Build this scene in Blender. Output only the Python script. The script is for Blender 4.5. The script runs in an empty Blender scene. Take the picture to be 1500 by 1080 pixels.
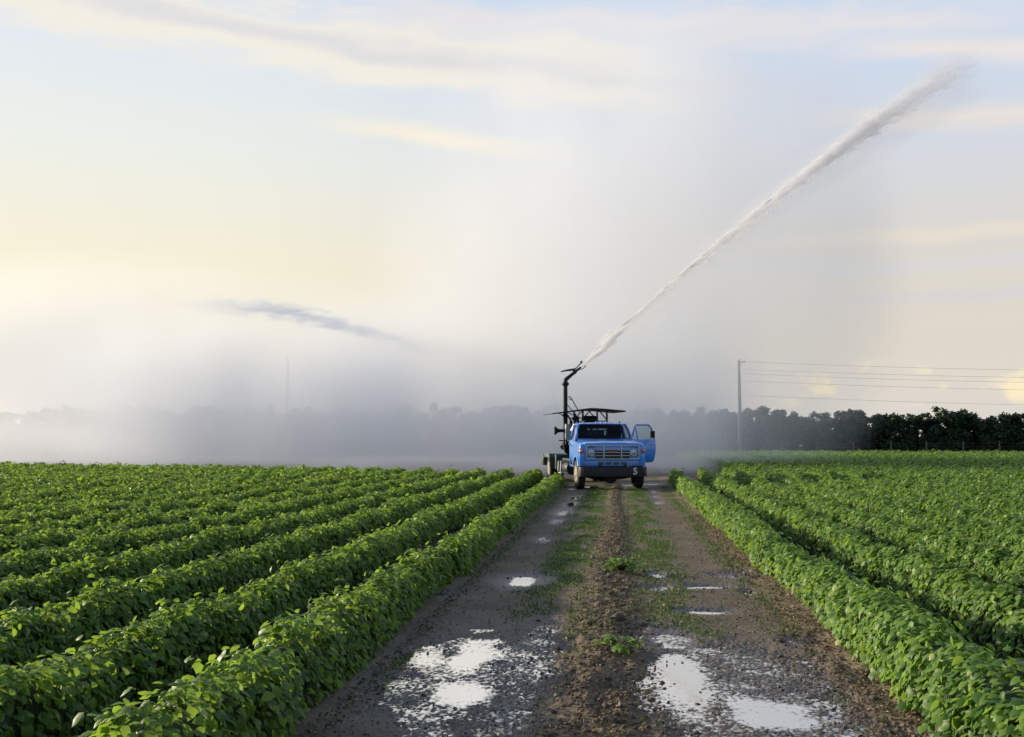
import bpy, bmesh, math, random
import numpy as np
from mathutils import Matrix, Vector
random.seed(7)
rng = np.random.default_rng(7)
R = math.radians
sc = bpy.context.scene
col = sc.collection

# ------------------------------------------------------------------ camera
CAM_H, F = 1.74, 1600.0
PSI, TH = math.atan(157 / 1600.0), math.atan(100 / 1600.0)
c_r = Vector((math.cos(PSI), math.sin(PSI), 0))
c_f = Vector((-math.sin(PSI) * math.cos(TH), math.cos(PSI) * math.cos(TH), math.sin(TH)))
c_u = c_r.cross(c_f)
cd = bpy.data.cameras.new('camera')
cd.sensor_width = 36.0
cd.lens = 36.0 * F / 1500.0
cd.clip_start, cd.clip_end = 0.1, 6000
cam = bpy.data.objects.new('camera', cd)
M = Matrix((( c_r.x, c_u.x, -c_f.x, 0), (c_r.y, c_u.y, -c_f.y, 0), (c_r.z, c_u.z, -c_f.z, CAM_H), (0, 0, 0, 1)))
cam.matrix_world = M
col.objects.link(cam)
sc.camera = cam


def at(px, py, Y):
    """the point at distance Y up the track that the photo shows at px, py"""
    d = c_f + c_r * ((px - 750) / F) + c_u * ((540 - py) / F)
    t = Y / d.y
    return Vector((d.x * t, Y, CAM_H + d.z * t))


def on_ground(px, py, z=0.0):
    d = c_f + c_r * ((px - 750) / F) + c_u * ((540 - py) / F)
    t = (z - CAM_H) / d.z
    return Vector((d.x * t, d.y * t, z))


# ------------------------------------------------------------------ render
sc.render.engine = 'CYCLES'
sc.view_settings.view_transform = 'Standard'
sc.view_settings.look = 'None'
sc.view_settings.exposure = 0.32
sc.view_settings.gamma = 1.0
cy = sc.cycles
cy.use_denoising = True
try:
    cy.denoiser = 'OPENIMAGEDENOISE'
    cy.denoising_input_passes = 'RGB_ALBEDO_NORMAL'
except Exception:
    pass
cy.max_bounces = 12
cy.diffuse_bounces = 5
cy.glossy_bounces = 3
cy.transmission_bounces = 5
cy.transparent_max_bounces = 24
cy.volume_bounces = 8
cy.volume_step_rate = 0.5
cy.volume_max_steps = 128
cy.sample_clamp_indirect = 6.0

# ------------------------------------------------------------------ sun + sky
SUN_EL, SUN_AZ = R(13.5), R(-68)          # low in the west, to the left and a little ahead
sun_dir = Vector((math.sin(SUN_AZ) * math.cos(SUN_EL), math.cos(SUN_AZ) * math.cos(SUN_EL), math.sin(SUN_EL)))
sl = bpy.data.lights.new('sun', 'SUN')
sl.energy = 5.0
sl.angle = R(1.2)
sl.color = (1.0, 0.86, 0.66)
sun = bpy.data.objects.new('sun', sl)
sun.rotation_euler = sun_dir.to_track_quat('Z', 'Y').to_euler()
sun.location = (-60, 20, 40)
col.objects.link(sun)

world = bpy.data.worlds.new('World')
sc.world = world
world.use_nodes = True


class NT:
    """short hand for building node trees"""

    def __init__(self, tree, clear=True):
        self.t = tree
        if clear:
            tree.nodes.clear()

    def n(self, typ, **kw):
        nd = self.t.nodes.new(typ)
        for k, v in kw.items():
            if k in ('ins',):
                continue
            setattr(nd, k, v)
        for k, v in kw.get('ins', {}).items():
            self.put(nd.inputs[k], v)
        return nd

    def put(self, sock, v):
        if isinstance(v, bpy.types.NodeSocket):
            self.t.links.new(v, sock)
        elif v is not None:
            if sock.type == 'RGBA' and len(v) == 3:
                v = (*v, 1)
            sock.default_value = v

    def m(self, op, a, b=0.0, c=0.0, clamp=False):
        nd = self.t.nodes.new('ShaderNodeMath')
        nd.operation = op
        nd.use_clamp = clamp
        for s, v in zip(nd.inputs, (a, b, c)):
            self.put(s, v)
        return nd.outputs[0]

    def ss(self, x, lo, hi):
        nd = self.t.nodes.new('ShaderNodeMapRange')
        nd.interpolation_type = 'SMOOTHSTEP'
        self.put(nd.inputs[0], x)
        self.put(nd.inputs[1], lo)
        self.put(nd.inputs[2], hi)
        return nd.outputs[0]

    def mix(self, f, a, b, blend='MIX'):
        nd = self.t.nodes.new('ShaderNodeMix')
        nd.data_type = 'RGBA'
        nd.blend_type = blend
        self.put(nd.inputs[0], f)
        self.put(nd.inputs[6], a)
        self.put(nd.inputs[7], b)
        return nd.outputs[2]

    def noise(self, vec, scale, detail=3, rough=0.5):
        nd = self.n('ShaderNodeTexNoise', ins={'Scale': scale, 'Detail': detail, 'Roughness': rough})
        if vec is not None:
            self.put(nd.inputs['Vector'], vec)
        return nd.outputs[0]

    def vec(self, x, y, z):
        nd = self.n('ShaderNodeCombineXYZ')
        for s, v in zip(nd.inputs, (x, y, z)):
            self.put(s, v)
        return nd.outputs[0]

    def ramp(self, f, pts):
        nd = self.t.nodes.new('ShaderNodeValToRGB')
        self.put(nd.inputs[0], f)
        el = nd.color_ramp.elements
        while len(el) < len(pts):
            el.new(0.5)
        for e, (p, c) in zip(el, pts):
            e.position = p
            e.color = (*c, 1)
        return nd.outputs[0]


def srgb(r, g, b):
    f = lambda v: (v / 255 / 12.92) if v / 255 <= 0.04045 else ((v / 255 + 0.055) / 1.055) ** 2.4
    return (f(r), f(g), f(b))


w = NT(world.node_tree)
tc = w.n('ShaderNodeTexCoord')
sp = w.n('ShaderNodeSeparateXYZ', ins={0: tc.outputs['Generated']})
dx, dy, dz = sp.outputs
az = w.m('ARCTAN2', dx, dy)             # 0 straight up the track, negative to the left
el = w.m('ARCSINE', dz)
sky = w.n('ShaderNodeTexSky', sky_type='NISHITA', sun_disc=False, sun_elevation=SUN_EL, sun_rotation=SUN_AZ,
          air_density=1.0, dust_density=1.6, ozone_density=1.0)
nish = w.mix(1.0, sky.outputs[0], (0.1, 0.1, 0.1), 'MULTIPLY')
# thin high veil of cloud: warm to the west (left), cooler to the north and overhead
e01 = w.m('DIVIDE', el, 0.8, clamp=True)
left = w.ramp(e01, [(0.0, srgb(232, 226, 212)), (0.10, srgb(247, 239, 216)), (0.20, srgb(250, 242, 217)),
                    (0.32, srgb(241, 243, 236)), (0.42, srgb(232, 238, 244)), (0.60, srgb(204, 219, 243)), (1.0, srgb(146, 173, 218))])
right = w.ramp(e01, [(0.0, srgb(226, 221, 216)), (0.10, srgb(229, 220, 206)), (0.20, srgb(228, 221, 211)),
                     (0.30, srgb(222, 224, 230)), (0.44, srgb(208, 224, 246)), (0.60, srgb(192, 214, 245)), (1.0, srgb(136, 168, 216))])
veil = w.mix(w.ss(az, -0.42, 0.22), left, right)
back = w.ss(w.m('ABSOLUTE', w.m('ADD', az, 0.5)), 1.2, 2.6)
veil = w.mix(back, veil, srgb(150, 168, 200))
base = w.mix(w.ss(el, 0.5, 1.3), veil, w.mix(0.5, nish, veil))
base = w.mix(0.12, base, nish)
# cloud bands
nv = w.vec(w.m('MULTIPLY', az, 3.0), w.m('MULTIPLY', el, 11.0), 0.0)
n1 = w.noise(nv, 2.2, 6, 0.6)
n2 = w.noise(w.vec(w.m('MULTIPLY', az, 9.0), w.m('MULTIPLY', el, 30.0), 3.0), 1.6, 5, 0.6)
n1c = w.m('SUBTRACT', n1, 0.5)
n2c = w.m('SUBTRACT', n2, 0.5)
wob = w.m('ADD', w.m('MULTIPLY', n1c, 0.07), w.m('MULTIPLY', n2c, 0.03))


def band(cv, cu, slope, half, u0, u1, soft=0.012, wf=1.0):
    """soft cloud bank around the line el = cv + slope * (az - cu)"""
    ln = w.m('ADD', cv, w.m('MULTIPLY', w.m('SUBTRACT', az, cu), slope))
    d = w.m('ABSOLUTE', w.m('ADD', w.m('SUBTRACT', el, ln), w.m('MULTIPLY', wob, wf)))
    k = w.m('SUBTRACT', 1.0, w.ss(d, half - soft if half > soft else 0.0, half + soft))
    return w.m('MULTIPLY', k, w.m('MULTIPLY', w.ss(az, u0 - 0.12, u0 + 0.02), w.m('SUBTRACT', 1.0, w.ss(az, u1 - 0.05, u1 + 0.12))))


cream, pinky, greyc = srgb(251, 240, 218), srgb(240, 229, 222), srgb(214, 215, 222)
lay = base
lay = w.mix(w.m('MULTIPLY', band(0.360, -0.45, -0.085, 0.026, -0.9, 0.02), 0.62), lay, cream)
lay = w.mix(w.m('MULTIPLY', band(0.366, -0.45, -0.100, 0.006, -0.50, 0.10, 0.010, 0.5), 0.65), lay, greyc)
lay = w.mix(w.m('MULTIPLY', band(0.368, -0.05, -0.05, 0.014, -0.16, 0.30, 0.014), 0.6), lay, pinky)
lay = w.mix(w.m('MULTIPLY', band(0.270, -0.17, -0.10, 0.006, -0.20, -0.12, 0.008, 0.4), 0.8), lay, cream)
lay = w.mix(w.m('MULTIPLY', band(0.317, 0.34, -0.10, 0.009, 0.26, 0.8, 0.009, 0.5), 0.75), lay, pinky)
lay = w.mix(w.m('MULTIPLY', band(0.266, 0.34, -0.06, 0.008, 0.25, 0.8, 0.009, 0.5), 0.7), lay, srgb(238, 226, 214))
lay = w.mix(w.m('MULTIPLY', band(0.146, 0.30, -0.03, 0.004, 0.16, 0.8, 0.006, 0.4), 0.55), lay, greyc)
lay = w.mix(w.m('MULTIPLY', band(0.118, 0.34, -0.03, 0.004, 0.24, 0.8, 0.006, 0.4), 0.45), lay, srgb(208, 208, 218))
lay = w.mix(w.m('MULTIPLY', band(0.172, 0.30, -0.02, 0.004, 0.14, 0.8, 0.006, 0.4), 0.5), lay, srgb(238, 226, 206))
# small warm heaps low on the right
n3 = w.noise(w.vec(w.m('MULTIPLY', az, 22.0), w.m('MULTIPLY', el, 34.0), 7.0), 1.0, 4, 0.55)
heap = w.m('MULTIPLY', w.ss(n3, 0.50, 0.66), w.m('MULTIPLY', w.ss(el, 0.022, 0.036), w.m('SUBTRACT', 1.0, w.ss(el, 0.052, 0.072))))
heap = w.m('MULTIPLY', heap, w.ss(az, 0.08, 0.14))
lay = w.mix(w.m('MULTIPLY', heap, 0.85), lay, srgb(255, 238, 196))
bg = w.n('ShaderNodeBackground', ins={'Color': lay, 'Strength': 0.82})
wo = w.n('ShaderNodeOutputWorld', ins={'Surface': bg.outputs[0]})

# ------------------------------------------------------------------ helpers


def tag(o, label=None, cat=None, group=None, kind=None):
    if label:
        o['label'] = label
    if cat:
        o['category'] = cat
    if group:
        o['group'] = group
    if kind:
        o['kind'] = kind
    return o


def empty(name, loc=(0, 0, 0), rz=0.0):
    o = bpy.data.objects.new(name, None)
    o.location = loc
    o.rotation_euler = (0, 0, rz)
    o.empty_display_size = 0.2
    col.objects.link(o)
    return o


def np_mesh(name, verts, loops, starts, mats=(), mat_idx=None, smooth=False, attrs=None):
    me = bpy.data.meshes.new(name)
    verts = np.asarray(verts, np.float32)
    loops = np.asarray(loops, np.int32)
    starts = np.asarray(starts, np.int32)
    me.vertices.add(len(verts))
    me.vertices.foreach_set('co', verts.ravel())
    me.loops.add(len(loops))
    me.loops.foreach_set('vertex_index', loops)
    me.polygons.add(len(starts))
    me.polygons.foreach_set('loop_start', starts)
    for m_ in mats:
        me.materials.append(m_)
    if mat_idx is not None:
        me.polygons.foreach_set('material_index', np.asarray(mat_idx, np.int32))
    me.update(calc_edges=True)
    me.validate()
    if smooth:
        me.polygons.foreach_set('use_smooth', np.ones(len(me.polygons), bool))
    for k, v in (attrs or {}).items():
        a = me.attributes.new(k, 'FLOAT', 'POINT')
        a.data.foreach_set('value', np.asarray(v, np.float32))
    return me


def link(name, me, parent=None):
    o = bpy.data.objects.new(name, me)
    col.objects.link(o)
    if parent:
        o.parent = parent
    return o


class MB:
    """collects simple solids in one bmesh"""

    def __init__(self):
        self.b = bmesh.new()

    def poly(self, pts, faces):
        vs = [self.b.verts.new(p) for p in pts]
        for f in faces:
            self.b.faces.new([vs[i] for i in f])
        return self

    def box(self, c, s, rot=None):
        x, y, z = [v / 2 for v in s]
        pts = [Vector((i, j, k)) for i in (-x, x) for j in (-y, y) for k in (-z, z)]
        if rot:
            pts = [rot @ p for p in pts]
        return self.poly([Vector(c) + p for p in pts],
                         [(0, 1, 3, 2), (4, 6, 7, 5), (0, 4, 5, 1), (2, 3, 7, 6), (0, 2, 6, 4), (1, 5, 7, 3)])

    def span(self, a, b):
        return self.box([(p + q) / 2 for p, q in zip(a, b)], [abs(q - p) for p, q in zip(a, b)])

    def tube(self, pts, r, n=8, cap=True):
        pts = [Vector(p) for p in pts]
        rs = r if isinstance(r, (list, tuple)) else [r] * len(pts)
        rings = []
        for i, p in enumerate(pts):
            d = (pts[min(i + 1, len(pts) - 1)] - pts[max(i - 1, 0)]).normalized()
            a = d.orthogonal().normalized() if i == 0 else (prev - d * prev.dot(d)).normalized()
            prev = a
            bvec = d.cross(a)
            rings.append([self.b.verts.new(p + (a * math.cos(2 * math.pi * k / n) + bvec * math.sin(2 * math.pi * k / n)) * rs[i]) for k in range(n)])
        for A, B in zip(rings, rings[1:]):
            for k in range(n):
                self.b.faces.new((A[k], A[(k + 1) % n], B[(k + 1) % n], B[k]))
        if cap:
            self.b.faces.new(rings[0][::-1])
            self.b.faces.new(rings[-1])
        return self

    def bar(self, p, q, r, n=6):
        return self.tube([p, q], r, n)

    def lathe(self, prof, c, axis='x', n=28):
        """prof: (offset along the axis, radius)"""
        rings = []
        for h, r in prof:
            ring = []
            for k in range(n):
                a = 2 * math.pi * k / n
                u, v = r * math.cos(a), r * math.sin(a)
                p = {'x': (h, u, v), 'y': (u, h, v), 'z': (u, v, h)}[axis]
                ring.append(self.b.verts.new(Vector(c) + Vector(p)))
            rings.append(ring)
        for A, B in zip(rings, rings[1:]):
            for k in range(n):
                self.b.faces.new((A[k], A[(k + 1) % n], B[(k + 1) % n], B[k]))
        if prof[0][1] > 1e-4 and prof[0] != prof[-1]:
            self.b.faces.new(rings[0][::-1])
            self.b.faces.new(rings[-1])
        return self

    def prism(self, outline, axis, a, b):
        """outline in the two other axes, extruded along axis from a to b"""
        def P(u, v, h):
            return {'x': (h, u, v), 'y': (u, h, v), 'z': (u, v, h)}[axis]
        A = [self.b.verts.new(P(u, v, a)) for u, v in outline]
        B = [self.b.verts.new(P(u, v, b)) for u, v in outline]
        n = len(outline)
        for k in range(n):
            self.b.faces.new((A[k], A[(k + 1) % n], B[(k + 1) % n], B[k]))
        self.b.faces.new(A[::-1])
        self.b.faces.new(B)
        return self

    def loft(self, secs, cap=True):
        rings = [[self.b.verts.new(p) for p in s] for s in secs]
        n = len(secs[0])
        for A, B in zip(rings, rings[1:]):
            for k in range(n):
                self.b.faces.new((A[k], A[(k + 1) % n], B[(k + 1) % n], B[k]))
        if cap:
            self.b.faces.new(rings[0][::-1])
            self.b.faces.new(rings[-1])
        return self

    def build(self, name, mat, parent=None, bevel=0.0, smooth=False, seg=2):
        b = self.b
        bmesh.ops.recalc_face_normals(b, faces=b.faces)
        if bevel:
            es = [e for e in b.edges if len(e.link_faces) == 2 and e.calc_face_angle(0) > 0.5]
            bmesh.ops.bevel(b, geom=es, offset=bevel, offset_type='OFFSET', segments=seg, affect='EDGES', profile=0.6, clamp_overlap=True)
        me = bpy.data.meshes.new(name)
        b.to_mesh(me)
        b.free()
        me.materials.append(mat)
        if smooth or bevel:
            for p in me.polygons:
                p.use_smooth = True
            me.set_sharp_from_angle(angle=R(38))
        return link(name, me, parent)


# value noise
def vnoise(x, y, seed=0):
    xi, yi = np.floor(x).astype(np.int64), np.floor(y).astype(np.int64)
    xf, yf = x - xi, y - yi
    def h(a, b):
        v = (a * 374761393 + b * 668265263 + seed * 974634777) & 0xFFFFFFFF
        v = ((v ^ (v >> 13)) * 1274126177) & 0xFFFFFFFF
        return ((v ^ (v >> 16)) & 0xFFFF) / 65535.0
    u, v = xf * xf * (3 - 2 * xf), yf * yf * (3 - 2 * yf)
    return (h(xi, yi) * (1 - u) + h(xi + 1, yi) * u) * (1 - v) + (h(xi, yi + 1) * (1 - u) + h(xi + 1, yi + 1) * u) * v


def fbm(x, y, oct=4, seed=0):
    s, a, t = 0, 1.0, 0
    for i in range(oct):
        s = s + a * vnoise(x * 2 ** i, y * 2 ** i, seed + i)
        t += a
        a *= 0.5
    return s / t


# ------------------------------------------------------------------ materials
def mat_new(name):
    m_ = bpy.data.materials.new(name)
    m_.use_nodes = True
    return m_, NT(m_.node_tree)


def plain(name, c, rough=0.5, metal=0.0, var=0.25, scale=6.0, coat=0.0, bump=0.0, dirt=None, dirt_amt=0.0):
    m_, t = mat_new(name)
    tcn = t.n('ShaderNodeTexCoord').outputs['Object']
    nz = t.noise(tcn, scale, 5, 0.6)
    c2 = tuple(v * (1 - var) for v in c)
    colr = t.mix(t.ss(nz, 0.35, 0.7), c, c2)
    if dirt:
        nd = t.noise(tcn, scale * 0.6, 6, 0.7)
        colr = t.mix(t.m('MULTIPLY', t.ss(nd, 0.45, 0.72), dirt_amt), colr, dirt)
    p = t.n('ShaderNodeBsdfPrincipled', ins={'Base Color': colr, 'Metallic': metal, 'Coat Weight': coat, 'Coat IOR': 1.75, 'Coat Roughness': 0.12,
            'Roughness': t.m('ADD', rough - 0.08, t.m('MULTIPLY', nz, 0.16))})
    if bump:
        bp = t.n('ShaderNodeBump', ins={'Strength': bump, 'Distance': 0.01, 'Height': t.noise(tcn, scale * 5, 4)})
        t.put(p.inputs['Normal'], bp.outputs[0])
    t.n('ShaderNodeOutputMaterial', ins={'Surface': p.outputs[0]})
    return m_


def leafy(name, dark, light, trans, ratio=0.4, gloss=0.35, attr='tone'):
    """leaf blade: each leaf has its own tone, lets some light through"""
    m_, t = mat_new(name)
    at_ = t.n('ShaderNodeAttribute', attribute_name=attr)
    f = t.m('MULTIPLY', at_.outputs['Fac'], 1.0, clamp=True)
    c = t.mix(f, dark, light)
    c = t.mix(t.m('SUBTRACT', at_.outputs['Fac'], 1.0, clamp=True), c, (0.50, 0.47, 0.20))
    tr = t.mix(f, tuple(v * 0.75 for v in trans), trans)
    p = t.n('ShaderNodeBsdfPrincipled', ins={'Base Color': c, 'Roughness': 0.48, 'Specular IOR Level': gloss})
    q = t.n('ShaderNodeBsdfTranslucent', ins={'Color': tr})
    mx = t.n('ShaderNodeMixShader', ins={0: ratio, 1: p.outputs[0], 2: q.outputs[0]})
    t.n('ShaderNodeOutputMaterial', ins={'Surface': mx.outputs[0]})
    return m_


def glassy(name, tint, refl=0.25, rough=0.03):
    m_, t = mat_new(name)
    a = t.n('ShaderNodeBsdfTransparent', ins={'Color': tint})
    g = t.n('ShaderNodeBsdfGlossy', ins={'Color': (0.9, 0.95, 1.0), 'Roughness': rough})
    lw = t.n('ShaderNodeLayerWeight', ins={'Blend': refl})
    mx = t.n('ShaderNodeMixShader', ins={0: lw.outputs['Fresnel'], 1: a.outputs[0], 2: g.outputs[0]})
    t.n('ShaderNodeOutputMaterial', ins={'Surface': mx.outputs[0]})
    return m_


M_blue = plain('blue_paint', (0.030, 0.270, 0.84), 0.36, 0, 0.12, 2.0, 0.9, dirt=(0.15, 0.22, 0.38), dirt_amt=0.5)
M_bumper = plain('black_bumper_paint', (0.012, 0.012, 0.014), 0.5, 0, 0.3, 5, dirt=(0.06, 0.05, 0.04), dirt_amt=0.35)
def muddy(m_):
    t = NT(m_.node_tree, False)
    p = [n_ for n_ in t.t.nodes if n_.type == 'BSDF_PRINCIPLED'][0]
    src = p.inputs['Base Color'].links[0].from_socket
    tcn = t.n('ShaderNodeTexCoord').outputs['Object']
    z = t.n('ShaderNodeSeparateXYZ', ins={0: tcn}).outputs[2]
    nz = t.noise(tcn, 9.0, 6, 0.7)
    f = t.ss(t.m('ADD', nz, t.m('MULTIPLY', t.m('SUBTRACT', 0.95, z), 0.55)), 0.50, 0.72)
    t.put(p.inputs['Base Color'], t.mix(t.m('MULTIPLY', f, 0.65), src, (0.20, 0.165, 0.12)))


muddy(M_blue)
M_silver = plain('worn_silver_trim', (0.70, 0.72, 0.74), 0.40, 0.35, 0.3, 12, dirt=(0.2, 0.24, 0.3), dirt_amt=0.5)
M_steel = plain('grey_steel', (0.28, 0.29, 0.29), 0.5, 0.6, 0.3, 8)
M_black = plain('black_inside', (0.008, 0.008, 0.009), 0.7)
M_rubber = plain('tyre_rubber', (0.018, 0.017, 0.016), 0.85, 0, 0.4, 9, bump=0.3, dirt=(0.10, 0.08, 0.055), dirt_amt=0.4)
M_rim = plain('dusty_tan_rim', (0.36, 0.31, 0.23), 0.7, 0.1, 0.4, 10, dirt=(0.10, 0.08, 0.06), dirt_amt=0.6)
M_green = plain('dark_green_paint', (0.022, 0.060, 0.048), 0.5, 0, 0.35, 3, dirt=(0.06, 0.065, 0.05), dirt_amt=0.4)
M_dgreen = plain('blackened_green_steel', (0.013, 0.022, 0.019), 0.55, 0.2, 0.4, 6)
M_amber = plain('amber_lens', (0.80, 0.17, 0.02), 0.2, 0, 0.2, 20, 0.5)
M_lens = plain('headlight_lens', (0.55, 0.60, 0.64), 0.12, 0.35, 0.3, 25, 0.5)
M_badge = plain('faded_red_badge', (0.33, 0.06, 0.035), 0.45, 0, 0.3, 20)
M_white = plain('white_lettering', (0.78, 0.78, 0.76), 0.6, 0, 0.12, 20)
M_pale = plain('pale_dusty_metal', (0.42, 0.42, 0.36), 0.6, 0.2, 0.35, 8)
M_seat = plain('dark_seat_vinyl', (0.03, 0.028, 0.027), 0.6)
M_glass = glassy('tinted_windscreen_glass', (0.36, 0.45, 0.47), 0.22)
M_pane = glassy('clear_window_glass', (0.62, 0.73, 0.76), 0.2)
M_wood = plain('weathered_grey_timber', (0.20, 0.185, 0.165), 0.85, 0, 0.4, 3, bump=0.4)
M_wire = plain('dull_cable', (0.10, 0.10, 0.11), 0.6)
M_post = plain('grey_fence_timber', (0.16, 0.15, 0.13), 0.9, 0, 0.4, 5)
M_bean_l = leafy('bean_leaf_dark', (0.034, 0.088, 0.016), (0.215, 0.360, 0.050), (0.41, 0.62, 0.066), 0.42)
M_bean_r = leafy('bean_leaf_fresh', (0.048, 0.120, 0.022), (0.215, 0.355, 0.062), (0.36, 0.57, 0.072), 0.38)
M_stalk_shade = plain('shade_dark_stalk', (0.020, 0.038, 0.010), 0.8, 0, 0.5, 14, bump=0.5)  # dark olive with the shade of the inner stems put into the colour
M_tree = leafy('grove_leaf', (0.018, 0.032, 0.015), (0.066, 0.100, 0.040), (0.06, 0.11, 0.03), 0.25, 0.3)
M_bark = plain('grove_bark', (0.05, 0.042, 0.034), 0.9, 0, 0.4, 5)
M_grass = leafy('low_grass_blade', (0.035, 0.075, 0.015), (0.10, 0.17, 0.03), (0.12, 0.22, 0.03), 0.3, 0.2)
M_litter = leafy('dry_leaf_litter', (0.070, 0.055, 0.024), (0.27, 0.20, 0.10), (0.12, 0.09, 0.05), 0.15, 0.15)
M_clod = plain('soil_clod', (0.13, 0.095, 0.062), 0.9, 0, 0.5, 9, bump=0.5)
M_pebble = plain('wet_pebble', (0.10, 0.085, 0.070), 0.45, 0, 0.5, 9)


def water_mat():
    m_, t = mat_new('puddle_water')
    g = t.n('ShaderNodeBsdfGlossy', ins={'Color': (0.95, 0.95, 0.95), 'Roughness': 0.04})
    d = t.n('ShaderNodeBsdfDiffuse', ins={'Color': (0.05, 0.042, 0.034)})
    tcn = t.n('ShaderNodeTexCoord').outputs['Object']
    bp = t.n('ShaderNodeBump', ins={'Strength': 0.05, 'Distance': 0.01, 'Height': t.noise(tcn, 9.0, 2)})
    t.put(g.inputs['Normal'], bp.outputs[0])
    lw = t.n('ShaderNodeLayerWeight', ins={'Blend': 0.5})
    f = t.ss(lw.outputs['Facing'], 0.2, 0.85)
    dp = t.ss(t.n('ShaderNodeAttribute', attribute_name='depth').outputs['Fac'], 0.05, 0.85)   # skin-deep water barely mirrors
    f = t.m('MULTIPLY', f, t.m('ADD', 0.22, t.m('MULTIPLY', dp, 0.68)))
    mx = t.n('ShaderNodeMixShader', ins={0: f, 1: d.outputs[0], 2: g.outputs[0]})
    t.n('ShaderNodeOutputMaterial', ins={'Surface': mx.outputs[0]})
    return m_


M_water = water_mat()


def road_mat():
    """packed earth; 'moss' (green growth), 'wet' (standing damp) and 'litter' (loose brown soil) come from the road's own make-up"""
    m_, t = mat_new('track_earth')
    tcn = t.n('ShaderNodeTexCoord').outputs['Object']
    A = lambda k: t.n('ShaderNodeAttribute', attribute_name=k).outputs['Fac']
    moss, wet, lit = A('moss'), A('wet'), A('litter')
    n_a = t.noise(tcn, 1.3, 5, 0.6)
    n_b = t.noise(tcn, 28.0, 5, 0.65)
    n_c = t.noise(tcn, 95.0, 3, 0.6)
    c = t.mix(t.ss(n_a, 0.35, 0.65), (0.150, 0.112, 0.070), (0.220, 0.165, 0.104))
    c = t.mix(t.m('MULTIPLY', t.ss(n_b, 0.40, 0.70), 0.6), c, (0.055, 0.040, 0.030))
    c = t.mix(t.m('MULTIPLY', t.ss(n_c, 0.58, 0.72), 0.55), c, (0.22, 0.18, 0.13))
    c = t.mix(t.m('MULTIPLY', lit, t.ss(n_b, 0.42, 0.60)), c, (0.21, 0.145, 0.085))
    c = t.mix(t.m('MULTIPLY', moss, t.m('ADD', 0.35, t.m('MULTIPLY', n_b, 0.9), clamp=True)), c, (0.090, 0.125, 0.036))
    c = t.mix(t.m('MULTIPLY', wet, 0.75), c, (0.050, 0.040, 0.031))
    ro = t.m('SUBTRACT', 0.92, t.m('MULTIPLY', wet, 0.64))
    p = t.n('ShaderNodeBsdfPrincipled', ins={'Base Color': c, 'Roughness': ro,
            'Specular IOR Level': t.m('ADD', 0.2, t.m('MULTIPLY', wet, 0.8))})
    hh = t.m('ADD', t.m('MULTIPLY', n_b, 1.0), t.m('MULTIPLY', n_c, 0.5))
    bp = t.n('ShaderNodeBump', ins={'Strength': 0.7, 'Distance': 0.012, 'Height': hh})
    t.put(p.inputs['Normal'], bp.outputs[0])
    t.n('ShaderNodeOutputMaterial', ins={'Surface': p.outputs[0]})
    return m_


M_road = road_mat()
M_soil = plain('field_soil', (0.095, 0.073, 0.050), 0.95, 0, 0.4, 0.8, bump=0.6)

# ------------------------------------------------------------------ ground
g = MB()
g.poly([(-2500, -300, -0.09), (2500, -300, -0.09), (2500, 4000, -0.09), (-2500, 4000, -0.09)], [(0, 1, 2, 3)])
tag(g.build('ground', M_soil), kind='structure')

# ------------------------------------------------------------------ track with puddles
WL = -0.020
PUD = [  # photo x, y, half width, half height, level of the floor under (-) or over (+) the water
    (664, 1013, 38, 15, -.013), (690, 958, 32, 26, -.013), (626, 958, 30, 18, -.008), (690, 978, 140, 66, .0012), (775, 965, 50, 66, .0022),
    (765, 850, 36, 10, -.013), (622, 1078, 44, 34, .002), (600, 1000, 45, 32, .0015), (740, 1045, 44, 54, .0022),
    (826, 750, 14, 6, -.01), (836, 738, 10, 4, -.01), (815, 764, 10, 4, .0), (842, 729, 9, 3, -.01), (795, 790, 14, 5, .0015), (650, 870, 26, 6, .0015),
    (992, 985, 42, 44, -.013), (1130, 1040, 60, 25, -.013), (1100, 1010, 180, 74, .0012), (1190, 1080, 190, 44, .0012), (985, 936, 54, 17, -.004),
    (1070, 960, 70, 20, .002), (965, 842, 14, 7, -.013), (1030, 859, 44, 3.5, -.013), (1096, 867, 12, 4, -.012), (1028, 895, 38, 4, -.013),
    (1085, 842, 44, 6, .0025), (965, 860, 18, 6, .001), (962, 736, 8, 2.5, -.012), (960, 727, 6, 1.8, -.01), (958, 720, 7, 1.6, -.01),
    (1175, 940, 34, 9, .002), (930, 925, 20, 9, .002),
    (868, 713, 14, 1.8, -.02), (921, 711, 16, 1.8, -.02), (955, 709, 14, 1.4, -.015), (838, 716, 8, 1.2, -.015),
]


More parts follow.
